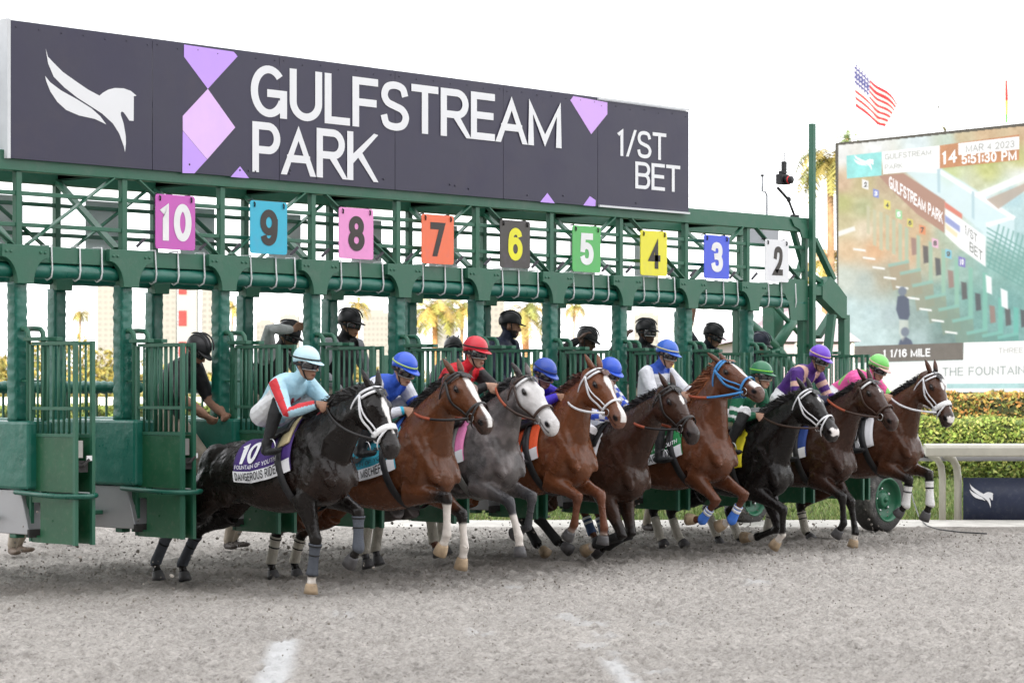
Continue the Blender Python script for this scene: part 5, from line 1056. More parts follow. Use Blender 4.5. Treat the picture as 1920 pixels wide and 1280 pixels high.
def tack(h, spec):
    root = h.root; k = HS; bm = spec['bridle']; bw = spec.get('bridle_w', .022); H = h.H; D = R
    # bridle: headpiece, browband, cheekpieces, throat latch, noseband, bit rings
    br = None
    def st(pts, w=bw, m=bm, nm='strap', off=.012):
        P, O = head_path(h, pts, off); return strap(P, w, O, m, nm, root if br is None else br)
    br = st(arc(.03, D(-75), .03, D(75), 14), nm='bridle')
    st(arc(.075, D(-72), .075, D(72), 14), w=bw*.95, m=spec.get('brow', bm), nm='browband')
    for sd in (-1, 1):
        st(arc(.03, sd*D(75), .40, sd*D(106), 12), nm='cheekpiece')
        st(arc(.035, sd*D(75), .13, sd*D(178), 12), w=bw*.7, nm='throat_latch', off=.014)
        if spec.get('double'): st(arc(.06, sd*D(78), .385, sd*D(84), 12), w=bw*.6, nm='cheekpiece')
        ring = MB(); c = H(.44*k, -.055*k, sd*.066*k)
        ring.tube([c+h.ha*.034*math.cos(a)+h.hn*.034*math.sin(a) for a in np.linspace(0, 2*math.pi, 15)], .0045, 6).build('bit_ring', mat('steel', (.55,.55,.55), .25, 1.), br, True)
    st([(.40, a) for a in np.linspace(D(-175), D(175), 26)], w=spec.get('nose_w', bw), m=spec.get('nose', bm), nm='noseband', off=.013)
    if spec.get('figure8'):
        for sd in (-1, 1): st(arc(.40, sd*D(10), .50, sd*D(150), 10), w=bw*.8, nm='drop_strap', off=.013)
    # saddle cloth on the body surface, girth, saddle
    cl = spec['cloth']; t0, t1, th1 = spec.get('cloth_box', (-.05, -.72, 97)); mb = MB(); nt_, nth = 14, 22
    ths = np.linspace(D(-th1), D(th1), nth*2+1)
    vs = []; cs = []
    for t in np.linspace(t0*k, t1*k, nt_+1):
        for th in ths:
            sag = .012
            vs.append(trunk_pt(h, t+.05*abs(th)/D(90)*0, th, sag)); cs.append(cl)
    W_ = len(ths); fs = [(i*W_+j, i*W_+j+1, (i+1)*W_+j+1, (i+1)*W_+j) for i in range(nt_) for j in range(W_-1)]
    mb.add(vs, fs); so = mb.build('saddle_cloth', mat('cloth_%d' % h.n, cl, .75, var=.08, scale=8, bump=.25, bscale=25), root, True)
    md = so.modifiers.new('th', 'SOLIDIFY'); md.thickness = .006; md.offset = 1
    if spec.get('cloth_strip') is not None:
        for sd in (-1, 1):
            mb = MB(); vs = []
            for t in np.linspace(t0*k, t1*k, 13):
                for th in np.linspace(D(th1-15), D(th1+1.0), 5): vs.append(trunk_pt(h, t, sd*th, .026))
            mb.add(vs, [(i*5+j, i*5+j+1, (i+1)*5+j+1, (i+1)*5+j) for i in range(12) for j in range(4)]); mb.build('name_strip', mat('cloth_white', (.78,.78,.80), .7, var=.05), so, True)
    def cloth_text(body, u0, u1, th_lo, th_hi, m, nm, bold=0., off=.033):
        v, f = text_mesh(body, 0, bold); mb = MB()
        mb.add([trunk_pt(h, (t1+(t0-t1)*(u0+(u1-u0)*x))*k, -(D(th_lo)+(D(th_hi)-D(th_lo))*y), off+zz) for x, y, zz in v], f); mb.build(nm, m, so)
    for args in spec.get('cloth_text', []): cloth_text(*args)
    if spec.get('cloth_logo'):
        lu, lv, lm = spec['cloth_logo']; mb = MB()
        for poly in LOGO:
            mb.add([trunk_pt(h, (t1+(t0-t1)*(lu+.22*x))*k, -D(lv-14*y), .027) for x, y in poly], [tuple(range(len(poly)))])
        mb.build('emblem', lm, so)
    pad = MB(); rows = []
    for t in np.linspace(-.12*k, -.42*k, 9): rows.append([trunk_pt(h, t, th, .03) for th in np.linspace(D(-42), D(42), 13)])
    pad.add([p for r in rows for p in r], [(i*13+j, i*13+j+1, (i+1)*13+j+1, (i+1)*13+j) for i in range(8) for j in range(12)])
    sd_ = pad.build('saddle', mat('saddle_leather', (.016,.015,.015), .38, var=.2), root, True); md = sd_.modifiers.new('th', 'SOLIDIFY'); md.thickness = .03; md.offset = 1
    fp = MB(); rows = []
    if spec.get('pommel'):
        for t in np.linspace(-.04*k, -.17*k, 5): rows.append([trunk_pt(h, t-.03*abs(th), th, .024) for th in np.linspace(D(-62), D(62), 15)])
        fp.add([p for r in rows for p in r], [(i*15+j, i*15+j+1, (i+1)*15+j+1, (i+1)*15+j) for i in range(4) for j in range(14)])
        o = fp.build('saddle_pad', spec['pommel'], root, True); md = o.modifiers.new('th', 'SOLIDIFY'); md.thickness = .014; md.offset = 1
    gp = [trunk_pt(h, (-.17-.05*math.cos(th))*k, th, .024) for th in np.linspace(D(40), D(320), 40)]
    go = [trunk_pt(h, -.17*k, th, .10)-trunk_pt(h, -.17*k, th, 0) for th in np.linspace(D(40), D(320), 40)]
    strap(gp, .075, go, spec.get('girth', mat('girth_black', (.018,.018,.02), .6, var=.2)), 'girth', root, .008)
# ------------------------------------------------------------------ the nine runners
MATS_EYE = mat('eye_dark', (.01,.007,.006), .08, var=0)
M = dict(
 white_strap=mat('white_strap', (.76,.76,.78), .5, var=.05), brown_strap=mat('brown_leather', (.045,.022,.014), .45, var=.2), black_strap=mat('black_leather', (.016,.013,.012), .4, var=.2),
 blue_strap=mat('blue_strap', (.05,.24,.55), .5, var=.08), brow_silver=mat('silver_browband', (.70,.70,.70), .35, var=.25, scale=60),
 grey_wrap=mat('slate_wrap', (.085,.095,.115), .8, var=.15, bump=.4), cream_wrap=mat('cream_wrap', (.62,.58,.50), .85, var=.12, bump=.5, dirt=((.25,.22,.19), .7, 9)),
 white_wrap=mat('white_wrap', (.74,.73,.71), .85, var=.06, bump=.4), black_wrap=mat('black_wrap', (.012,.012,.013), .75, var=.3, bump=.4), blue_wrap=mat('blue_wrap', (.06,.20,.70), .8, var=.08, bump=.4),
 navy_wrap=mat('navy_wrap', (.05,.09,.20), .8, var=.1, bump=.4), black_band=mat('black_band', (.014,.014,.015), .7), white_band=mat('white_band', (.75,.76,.78), .7), grey_band=mat('steel_band', (.20,.22,.26), .6),
 white_ink=mat('white_print', (.80,.80,.82), .7, var=.04), black_ink=mat('black_print', (.02,.02,.022), .7, var=.1),
)
HORSES = [
 dict(n=10, W=(579,780), pitch=13, poll=(697,727), muz=(743,834), coat=(.0085,.0062,.0055), belly=(.024,.011,.007), ptmix=.7,
  rf=[(592,1011),(585,1077),(583,1108)], lf=[(672,959),(672,1026),(653,1060)], rh=[(310,998),(289,1061),(298,1085)], lh=[(362,1005),(340,1060),(346,1081)],
  blaze=[(.13,.22,.012,.030,0.),(.22,.30,.030,.016,.004),(.30,.46,.014,.008,.008)], socks=dict(rf=2.08), lighthoof=('rf',), bridle=M['white_strap'], double=True, nose=mat('sheepskin_white', (.78,.78,.78), .9, bump=.8, bscale=90), nose_w=.05, figure8=True,
  wraps={q: (1.12, 2.12 if q != 'rf' else 2.0, M['grey_wrap'], [(1.16,1.2,M['black_band']),(1.42,1.46,M['black_band'])]) for q in ('rf','lf','rh','lh')},
  cloth=(.055,.022,.17), cloth_strip=1, cloth_text=[('10', .10, .43, 71, 34, M['white_ink'], 'number', .02), ('FOUNTAIN OF YOUTH', .05, .79, 79, 73, M['white_ink'], 'lettering', 0.), ('DANGEROUS RIDE', .05, .79, 95, 84, M['black_ink'], 'lettering', .006)],
  cloth_logo=(.50, 66, M['white_ink']), pommel=mat('cream_pad', (.62,.52,.30), .8), mane=(.008,.007,.007), mane_len=.19,
  label='black race horse with white bridle and purple number 10 saddle cloth'),
 dict(n=9, W=(771,781), pitch=14, poll=(854,703), muz=(925,795), coat=(0.1080,0.0384,0.0160), 
  rf=[(838,932),(838,1002),(825,1036)], lf=[(866,963),(871,1026),(864,1063)], rh=[(520,992),(508,1055),(512,1076)], lh=[(564,1000),(552,1052),(556,1074)],
  blaze=[(.10,.20,.02,.040,.0),(.20,.34,.038,.020,.0),(.34,.62,.020,.022,0.)], socks=dict(rf=1.22, lf=1.35), lighthoof=('rf','lf'), bridle=M['black_strap'], figure8=True,
  wraps={q: (1.2, 2.05, M['cream_wrap'], [(1.25,1.29,M['black_band']),(1.5,1.54,M['black_band'])]) for q in ('rh','lh')},
  cloth=(.03,.34,.46), cloth_strip=1, cloth_text=[('9', .24, .50, 72, 30, M['black_ink'], 'number', .02), ('FOUNTAIN OF YOUTH', .08, .95, 79, 73, M['black_ink'], 'lettering', 0.), ('CYCLONE MISCHIEF', .05, .79, 95, 84, M['black_ink'], 'lettering', .006)],
  cloth_logo=(.60, 66, M['black_ink']), pommel=mat('blue_pad', (.04,.14,.55), .8), mane_len=.16,
  label='bright bay race horse with broad white blaze and turquoise number 9 cloth'),
 dict(n=8, W=(900,770), pitch=11, poll=(981,709), muz=(1048,798), coat=(0.0680,0.0576,0.0560), points=(.045,.047,.053), ptmix=.85, muzzle=(.30,.28,.28), muzmix=.6, facewhite=(.60,.58,.57),
  rf=[(955,940),(973,1006),(975,1041)], lf=[(998,930),(990,987),(958,1004)], rh=[(690,975),(684,1035),(690,1061)], lh=[(712,970),(704,1030),(709,1053)],
  socks=dict(rf=1.40), dapple=True, bridle=M['brown_strap'], brow=M['brow_silver'], nose_w=.026,
  wraps={q: (1.2, 2.15, M['cream_wrap'], []) for q in ('rh','lh')},
  cloth=(.75,.22,.45), cloth_strip=1, girth=mat('girth_grey', (.17,.17,.16), .7), mane=(.012,.012,.013), mane_len=.16,
  label='dapple grey race horse with white face and pink saddle cloth'),
 dict(n=7, W=(1035,768), pitch=13, poll=(1115,694), muz=(1168,777), coat=(0.1400,0.0480,0.0192), points=(.13,.05,.03), ptmix=.7, muzmix=.35, muzzle=(.20,.12,.10),
  rf=[(1077,927),(1077,982),(1064,1007)], lf=[(1126,927),(1133,989),(1130,1017)], rh=[(806,960),(813,1015),(820,1033)], lh=[(826,958),(829,1008),(834,1027)],
  blaze=[(.12,.18,.014,.034,0.),(.18,.26,.034,.020,0.),(.26,.45,.018,.014,0.),(.45,.62,.020,.034,0.)], dusty=('rf','lf'), bridle=M['white_strap'], double=True, bridle_w=.02,
  wraps={q: (1.2, 2.1, M['cream_wrap'], []) for q in ('rh','lh')},
  cloth=(.78,.10,.025), cloth_strip=1, mane=(.10,.030,.014), mane_len=.17, label='red chestnut race horse with white bridle and orange saddle cloth'),
 dict(n=6, W=(1150,795), pitch=4, poll=(1253,727), muz=(1308,811), coat=(0.0416,0.0192,0.0120), ptmix=1.,
  rf=[(1167,1003),(1090,1030),(1075,1044)], lf=[(1184,998),(1122,1032),(1106,1042)], rh=[(1005,964),(1050,1020),(1070,1032)], lh=[(975,962),(1010,1024),(1024,1037)],
  blaze=[(.15,.20,.012,.022,0.),(.20,.25,.022,.006,0.)], socks=dict(rf=2.25, lh=2.4), lighthoof=('rf','lh'), bridle=M['black_strap'], figure8=True,
  wraps={**{q: (1.12, 2.12, M['black_wrap'], []) for q in ('rh','lh')}, **{q: (1.1, 2.1, M['black_wrap'], []) for q in ('rf','lf')}},
  cloth=(.72,.72,.74), pommel=mat('black_pad', (.014,.014,.015), .7), label='dark bay race horse stumbling low onto folded forelegs'),
 dict(n=5, W=(1300,768), pitch=14, poll=(1352,683), muz=(1428,728), coat=(0.0960,0.0336,0.0152), points=(.10,.036,.02), ptmix=.5, muzmix=.6, muzzle=(.10,.07,.06), arch=.02,
  rf=[(1343,938),(1317,974),(1291,973)], lf=[(1396,927),(1372,974),(1346,987)], rh=[(1092,950),(1110,998),(1118,1013)], lh=[(1118,950),(1132,996),(1140,1010)],
  blaze=[(.10,.30,.012,.014,0.),(.30,.44,.012,.006,0.),(.44,.54,.05,.05,0.)], socks=dict(lf=2.05), lighthoof=('rf','lf'), bridle=M['blue_strap'], double=True, bridle_w=.024,
  wraps={**{q: (1.45, 2.12, M['blue_wrap'], [(1.45,1.53,M['white_band']),(1.57,1.68,M['white_band'])]) for q in ('rf','lf')}, **{q: (1.4, 2.1, M['navy_wrap'], [(1.42,1.5,M['white_band']),(1.6,1.68,M['white_band'])]) for q in ('rh','lh')}},
  cloth=(.012,.20,.055), cloth_strip=1, cloth_text=[('FOUNTAIN OF YOUTH', .08, .95, 79, 73, M['white_ink'], 'lettering', 0.), ('IL MIRACOLO', .08, .79, 95, 84, M['black_ink'], 'lettering', .006)], cloth_logo=(.62, 66, M['white_ink']),
  mane=(.26,.085,.03), mane_len=.24, label='chestnut race horse with head thrown high in a blue bridle'),
 dict(n=4, W=(1420,795), pitch=4, poll=(1511,733), muz=(1571,808), coat=(.0085,.0065,.0060), ptmix=.7,
  rf=[(1469,955),(1467,999),(1451,1024)], lf=[(1460,990),(1420,1006),(1394,1007)], rh=[(1223,952),(1236,1000),(1243,1016)], lh=[(1256,956),(1270,1000),(1278,1013)],
  blaze=[(.15,.18,.008,.016,0.),(.18,.21,.016,.006,0.)], snip=[(.53,.61,-.02,.03)], socks=dict(rf=2.0, lf=2.1), lighthoof=('rf','lf'), bridle=M['white_strap'], double=True, bridle_w=.018, figure8=True,
  wraps={q: (1.35, 2.6, M['cream_wrap'], []) for q in ('rh','lh')},
  cloth=(.80,.68,.02), mane=(.008,.007,.007), mane_len=.17, label='black race horse with thin white bridle and yellow saddle cloth'),
 dict(n=3, W=(1535,777), pitch=8, poll=(1624,715), muz=(1682,787), coat=(0.0368,0.0168,0.0112), ptmix=1., muzmix=.5, muzzle=(.06,.035,.03),
  rf=[(1579,931),(1582,981),(1568,1003)], lf=[(1595,941),(1604,999),(1600,1017)], rh=[(1325,955),(1340,992),(1346,1008)], lh=[(1366,958),(1380,995),(1386,1010)],
  blaze=[(.17,.21,.008,.012,0.)], socks=dict(lf=2.15), lighthoof=('lf',), bridle=M['brown_strap'], brow=M['brow_silver'],
  wraps={q: (1.3, 2.3, M['cream_wrap'], []) for q in ('rh','lh')},
  cloth=(.018,.05,.22), cloth_strip=1, label='dark brown race horse with beaded silver browband and navy saddle cloth'),
 dict(n=2, W=(1655,760), pitch=13, poll=(1746,700), muz=(1782,774), coat=(0.0656,0.0256,0.0128), ptmix=1.,
  rf=[(1703,898),(1698,947),(1685,962)], lf=[(1742,888),(1744,952),(1733,972)], rh=[(1448,945),(1440,985),(1436,1002)], lh=[(1500,948),(1508,985),(1516,1002)],
  blaze=[(.15,.20,.012,.022,0.),(.20,.24,.022,.006,0.),(.34,.46,.004,.008,.012)], snip=[(.55,.61,-.01,.03)], bridle=M['white_strap'], double=True, bridle_w=.018, nose=mat('sheepskin_white'), nose_w=.055, figure8=True,
  wraps={**{q: (1.22, 2.08, M['white_wrap'], [(1.2,1.24,M['black_band']),(1.44,1.49,M['black_band'])]) for q in ('rf','lf')}, **{q: (1.25, 2.3, M['cream_wrap'], [(1.3,1.34,M['black_band']),(1.5,1.54,M['black_band'])]) for q in ('rh','lh')}},
  cloth=(.76,.76,.78), label='bay race horse with white sheepskin noseband and white front bandages'),
]
RUN = {}
for sp in HORSES: RUN[sp['n']] = make_horse(sp)
# ------------------------------------------------------------------ people
FW = V(0, -1, 0); EL = V(1, 0, 0)
def hand_mesh(mb, wrist, d, pn, side, curl=1.):
    """palm, four fingers of unequal length and a thumb; d points along the hand, pn out of the palm"""
    d = unit(d); pn = unit(pn-d*(pn@d)); sx = np.cross(d, pn)*side                 # sx points to the thumb side
    mb.tube([wrist-d*.01, wrist+d*.03, wrist+d*.065, wrist+d*.088], [(.021,.026),(.020,.037),(.019,.043),(.014,.041)], 10, lat=sx)
    for i, L in enumerate((.068, .078, .072, .056)):
        o = wrist+d*(.084-.004*abs(i-1.2))+sx*(.034-.0228*i); a = R(62)*curl; p = [o-d*.01, o]; q = o; ang = .12
        for fr in (.44, .32, .24):
            ang += a*(.9 if fr > .4 else 1.25); q = q+(d*math.cos(ang)+pn*math.sin(ang))*L*fr; p.append(q)
        mb.tube(p, [.0105,.0105,.0100,.0092,.0075], 7)
    o = wrist+d*.028+sx*.034; mb.tube([o-sx*.012, o+sx*.014+d*.022+pn*.01*curl, o+sx*.012*(1-curl)+sx*.012+d*.048+pn*.026*curl, o+sx*.004+d*.066+pn*.036*curl], [.014,.0125,.011,.008], 8)

def make_person(name, J, sp, group=None, voxel=.0078):
    """J: joints in the place; sp: clothes"""
    root = thing(name, (J['pel'][0], J['pel'][1], sp.get('base', 0.)), sp['label'], 'person', group)
    mb = MB(); pel, nb, hd = J['pel'], J['neck'], J['head']; f, l, u = J['hf'], J['hl'], J['hu']
    lat0, lat1 = J.get('lat0', EL), J.get('lat1', EL); w = sp.get('bulk', 1.)
    mid = (pel+nb)/2+J.get('arch', V(0,0,0)); bez = lambda t: pel*(1-t)**2+mid*2*t*(1-t)+nb*t*t
    pts = [bez(t)+(0 if t else 0) for t in (-.16,-.04,.12,.3,.5,.7,.86,.96,1.03)]
    rad = [(.07,.09),(.115,.155),(.118,.160),(.102,.142),(.115,.155),(.125,.176),(.105,.180),(.07,.12),(.052,.058)]
    rings = []
    for i, p in enumerate(pts):
        d = unit(pts[min(i+1, 8)]-pts[max(i-1, 0)]); la = lat0*(1-i/8)+lat1*i/8; la = unit(la-d*(la@d)); b = np.cross(d, la)
        rings.append([p+la*math.cos(a)*rad[i][1]*w+b*math.sin(a)*rad[i][0]*w for a in np.linspace(0, 2*math.pi, 18, endpoint=False)])
    mb.loft(rings)
    segs = [(bez(0.02), bez(.95), .12*w, .13*w), (bez(.97), hd-u*.06, .055, .05), (hd-u*.07+f*.03, hd+u*.06, .07, .09)]; lab = ['torso', 'neck', 'head']
    mb.tube([bez(.93), bez(1.0)*.5+(hd-u*.07)*.5, hd-u*.04], [.066,.056,.054], 12)
    ax = (f, l, u)
    for c, r in ((hd+u*.02-f*.005, (.098,.077,.112)), (hd+f*.03-u*.05, (.066,.060,.078)), (hd+f*.058-u*.108, (.034,.036,.026)), (hd+f*.082-u*.012, (.022,.052,.014))):
        mb.ell(c, r, ax, 14, 9)
    mb.tube([hd+f*.088+u*.004, hd+f*.106-u*.022, hd+f*.116-u*.040, hd+f*.098-u*.052], [.009,.0125,.016,.011], 8, lat=l)
    mb.ell(hd+f*.094-u*.078, (.011,.024,.008), ax); mb.ell(hd+f*.091-u*.090, (.011,.021,.008), ax)
    for sd in (-1, 1): mb.ell(hd+l*sd*.078-u*.022-f*.012, (.018,.010,.031), ax)
    for sd, s in ((-1, 'r'), (1, 'l')):
        sh, el, wr, hdir, pn = J['sh'+s], J['el'+s], J['wr'+s], J['hd'+s], J['pn'+s]
        sb = sp.get('sleeve_r', 1.)
        mb.tube([sh*.75+bez(.9)*.25, sh, sh*.5+el*.5, el, el*.6+wr*.4, el*.12+wr*.88, wr], [.075*w,.066*w*sb,.055*w*sb,.047*sb,.046*sb,.036*sb,.030], 12)
        hand_mesh(mb, wr, hdir, pn, sd, J.get('curl'+s, 1.))
        segs += [(sh, el, .06*w, .047), (el, wr, .046, .032), (wr+hdir*.0, wr+unit(hdir)*.12, .034, .03)]; lab += [s+'uarm', s+'farm', s+'hand']
        hp, kn, an, toe = J['hp'+s], J['kn'+s], J['an'+s], J['to'+s]; lb = sp.get('leg_r', 1.)
        mb.tube([hp*.7+pel*.3, hp, hp*.5+kn*.5, kn, kn*.65+an*.35, kn*.1+an*.9, an], [.10*w,.098*w*lb,.080*lb,.060*lb,.058*lb,.040*lb,.040*lb], 12)
        fd = unit(toe-an); hb = an-fd*.05
        mb.tube([an-fd*.055-J['fu']*.045, an-fd*.02-J['fu']*.05, an+fd*.08-J['fu']*.055, toe-fd*.03-J['fu']*.05, toe-J['fu']*.045], [(.03,.028),(.038,.036),(.032,.042),(.026,.042),(.012,.026)], 10, lat=np.cross(fd, J['fu']))
        mb.tube([an+J['fu']*.02, an-J['fu']*.05], [.042,.04], 10)
        segs += [(hp, kn, .09*w, .06), (kn, an, .058, .042), (an-fd*.05-J['fu']*.05, toe-J['fu']*.05, .04, .035)]; lab += [s+'thigh', s+'shin', s+'foot']
    v, ev = skin(mb, voxel, 4)
    bi, bt, _ = nearest(v, segs); lab = np.array(lab)[bi]
    sk = np.array(sp.get('skin', (.36,.20,.13))); nz = vnoise(v, 25, 3)
    has = lambda q: np.array([q in x for x in lab])
    tor, uar, far, hnd, thi, shi, foo, hea, nec = (has(q) for q in ('torso','uarm','farm','hand','thigh','shin','foot','head','neck'))
    c = np.tile(np.array(sp['body'], float), (len(v), 1)); c[uar | far] = sp.get('sleeve', sp['body'])
    c[thi] = sp.get('pants', (.82,.82,.84)); c[tor & (bt < .04)] = sp.get('pants', (.82,.82,.84)); c[shi] = sp.get('boot', (.012,.012,.013)); c[foo] = sp.get('shoe', sp.get('boot', (.012,.012,.013)))
    if 'cuff' in sp: c[far & (bt > .78)] = sp['cuff']
    if sp.get('bare_arm') is not None: c[far & (bt > sp['bare_arm'])] = sk
    c[hnd] = sp.get('glove', sk); c[nec] = sk
    if 'collar' in sp: c[(nec & (bt < .45)) | (tor & (bt > .93))] = sp['collar']
    q = v-hd; qf, ql, qu = q@f, q@l, q@u
    c[hea] = sk; c[hea & (qu > .035) & (qf < .08)] = sp.get('hair', (.015,.012,.010)); c[hea & (qf < -.03) & (qu > -.05)] = sp.get('hair', (.015,.012,.010))
    lip = hea & (np.abs(qu+.084) < .011) & (np.abs(ql) < .024) & (qf > .08); c[lip] = sk*np.array((.85,.55,.55))
    mouth = hea & (np.abs(qu+.0845) < .003) & (np.abs(ql) < .024) & (qf > .08); c[mouth] = sk*.25
    if sp.get('beard'): m = hea & (qu < -.055) & (qf > -.02) & ~lip & ((qu < -.098) | (np.abs(ql) > .028) | (np.abs(qu+.066) < .008)); c[m] = (.02,.015,.012)
    ctx = dict(v=v, lab=lab, t=bt, lat=(v-pel)@EL, bez=bez, J=J, tor=tor, uar=uar, far=far, nz=nz)
    if sp.get('pattern'): sp['pattern'](ctx, c)
    c = c*(.93+.14*nz[:, None])
    finish_skin(ev, v, np.clip(c, 0, 1), 'body', mat('clothed_figure', attr=True, rough=.58, var=.12, scale=9, bump=.9, bscale=14, rvar=.12, spec=.35), root)
    # ---- helmet with peak and band, goggles
    hc = hd+u*.035-f*.004; hr = np.array((.118,.097,.107))
    def hp_(a, e, off=0.): return hc+(f*math.cos(a)*math.cos(e)*(hr[0]+off)+l*math.sin(a)*math.cos(e)*(hr[1]+off)+u*math.sin(e)*(hr[2]+off))
    AN = np.linspace(0, 2*math.pi, 28, endpoint=False)
    hm = MB(); low = lambda a: -.10-.42*max(0, -math.cos(a))**1.2-.06*abs(math.sin(a))
    hm.loft([[hp_(a, low(a)+(R(88)-low(a))*k) for a in AN] for k in np.linspace(0, 1, 11)])
    helm = hm.build('helmet', sp['cap'], root, True)
    pk = MB(); n = 13; vs = []
    for rr in (0., .55, 1.):
        for i in range(n):
            a = R(-62)+R(124)*i/(n-1); g = math.cos(a*1.25)
            vs.append(hp_(a, -.06, .002)+(f*math.cos(a)+l*math.sin(a)*.4)*.050*rr*max(0, g)-u*.020*rr*max(0, g))
    pk.add(vs, [(r*n+i, r*n+i+1, (r+1)*n+i+1, (r+1)*n+i) for r in range(2) for i in range(n-1)])
    o = pk.build('peak', sp.get('peak', sp['cap']), helm, True); md = o.modifiers.new('th', 'SOLIDIFY'); md.thickness = .006
    if 'band' in sp:
        b = MB(); b.loft([[hp_(a, e0+.10*math.cos(a)*0, .004) for a in AN] for e0 in (sp.get('band_e', .06), sp.get('band_e', .06)+.11)], cap=False)
        o = b.build('helmet_band', sp['band'], helm, True); md = o.modifiers.new('th', 'SOLIDIFY'); md.thickness = .004
    if sp.get('ridges'):
        b = MB()
        for a0 in (-.055, 0, .055): b.tube([hc+f*math.cos(e)*hr[0]*1.01+u*math.sin(e)*hr[2]*1.02+l*a0*(.7+.3*math.sin(e)) for e in np.linspace(.35, 2.7, 14)], [.003]+[.0075]*12+[.003], 6)
        b.build('helmet_vent', sp['cap'], helm, True)
    if sp.get('goggles', True):
        gz = -.012; g = MB(); rows = []
        for dz in (-.026, -.012, .010, .022):
            rows.append([hd+u*(gz+dz-.012*max(0,.02-abs(i/20-.5))*0)+f*(.114*math.cos(a)-.008)*(1-.03*abs(dz)/.03)+l*.086*math.sin(a) for i, a in enumerate(np.linspace(R(-72), R(72), 21))])
        g.add([p for r in rows for p in r], [(r*21+i, r*21+i+1, (r+1)*21+i+1, (r+1)*21+i) for r in range(3) for i in range(20)])
        o = g.build('goggles', sp.get('lens', mat('goggle_lens', (.012,.011,.012), .08, var=.1, spec=.9)), root, True); md = o.modifiers.new('th', 'SOLIDIFY'); md.thickness = .014; md.offset = 1
        if sp.get('frame', True):
            fr = MB()
            for dz in (.027, -.031): fr.tube([hd+u*(gz+dz)+f*(.122*math.cos(a)-.008)+l*.092*math.sin(a) for a in np.linspace(R(-72), R(72), 15)], .005, 6)
            fr.build('goggle_frame', sp.get('frame_mat', mat('goggle_frame', (.45,.44,.42), .3, .6)), o, True)
        sb = MB(); sb.loft([[hd+u*(gz+dz)+f*(.104*math.cos(a)-.006)+l*.092*math.sin(a) for a in np.linspace(R(70), R(290), 18)] for dz in (-.012, .012)], cap=False)
        sb.add([], []); o2 = MB()
        for i in range(17): o2.add([sb.v[i], sb.v[i+1], sb.v[18+i+1], sb.v[18+i]], [(0,1,2,3)])
        o2.build('goggle_strap', mat('black_strap_cloth', (.012,.012,.013), .7), o, True)
    else:
        for sd in (-1, 1):
            MB().ell(hd+f*.088+l*sd*.033-u*.014, (.010,.014,.008), ax).build('eye', MATS_EYE, root, True)
            MB().tube([hd+f*.095+l*sd*.016+u*.006, hd+f*.096+l*sd*.034+u*.011, hd+f*.084+l*sd*.052+u*.006], [.003,.0055,.003], 6).build('eyebrow', mat('brow_hair', (.012,.010,.009), .8), root, True)
    cs = MB(); 
    for sd in (-1, 1): cs.tube([hd+l*sd*.084+u*.015+f*.005, hd+l*sd*.074-u*.05+f*.022, hd+l*sd*.045-u*.105+f*.038, hd-u*.133+f*.045+l*sd*.006], .006, 6)
    cs.build('chin_strap', mat('black_strap_cloth'), helm, True)
    return root
def head_axes(yaw, pitch, base=FW):
    """facing direction: yaw to the left of base, pitch downwards"""
    a = math.atan2(base[1], base[0])+R(yaw); f = V(math.cos(a)*math.cos(R(pitch)), math.sin(a)*math.cos(R(pitch)), -math.sin(R(pitch)))
    l = unit(np.cross(UPV, f)); return f, l, np.cross(f, l)

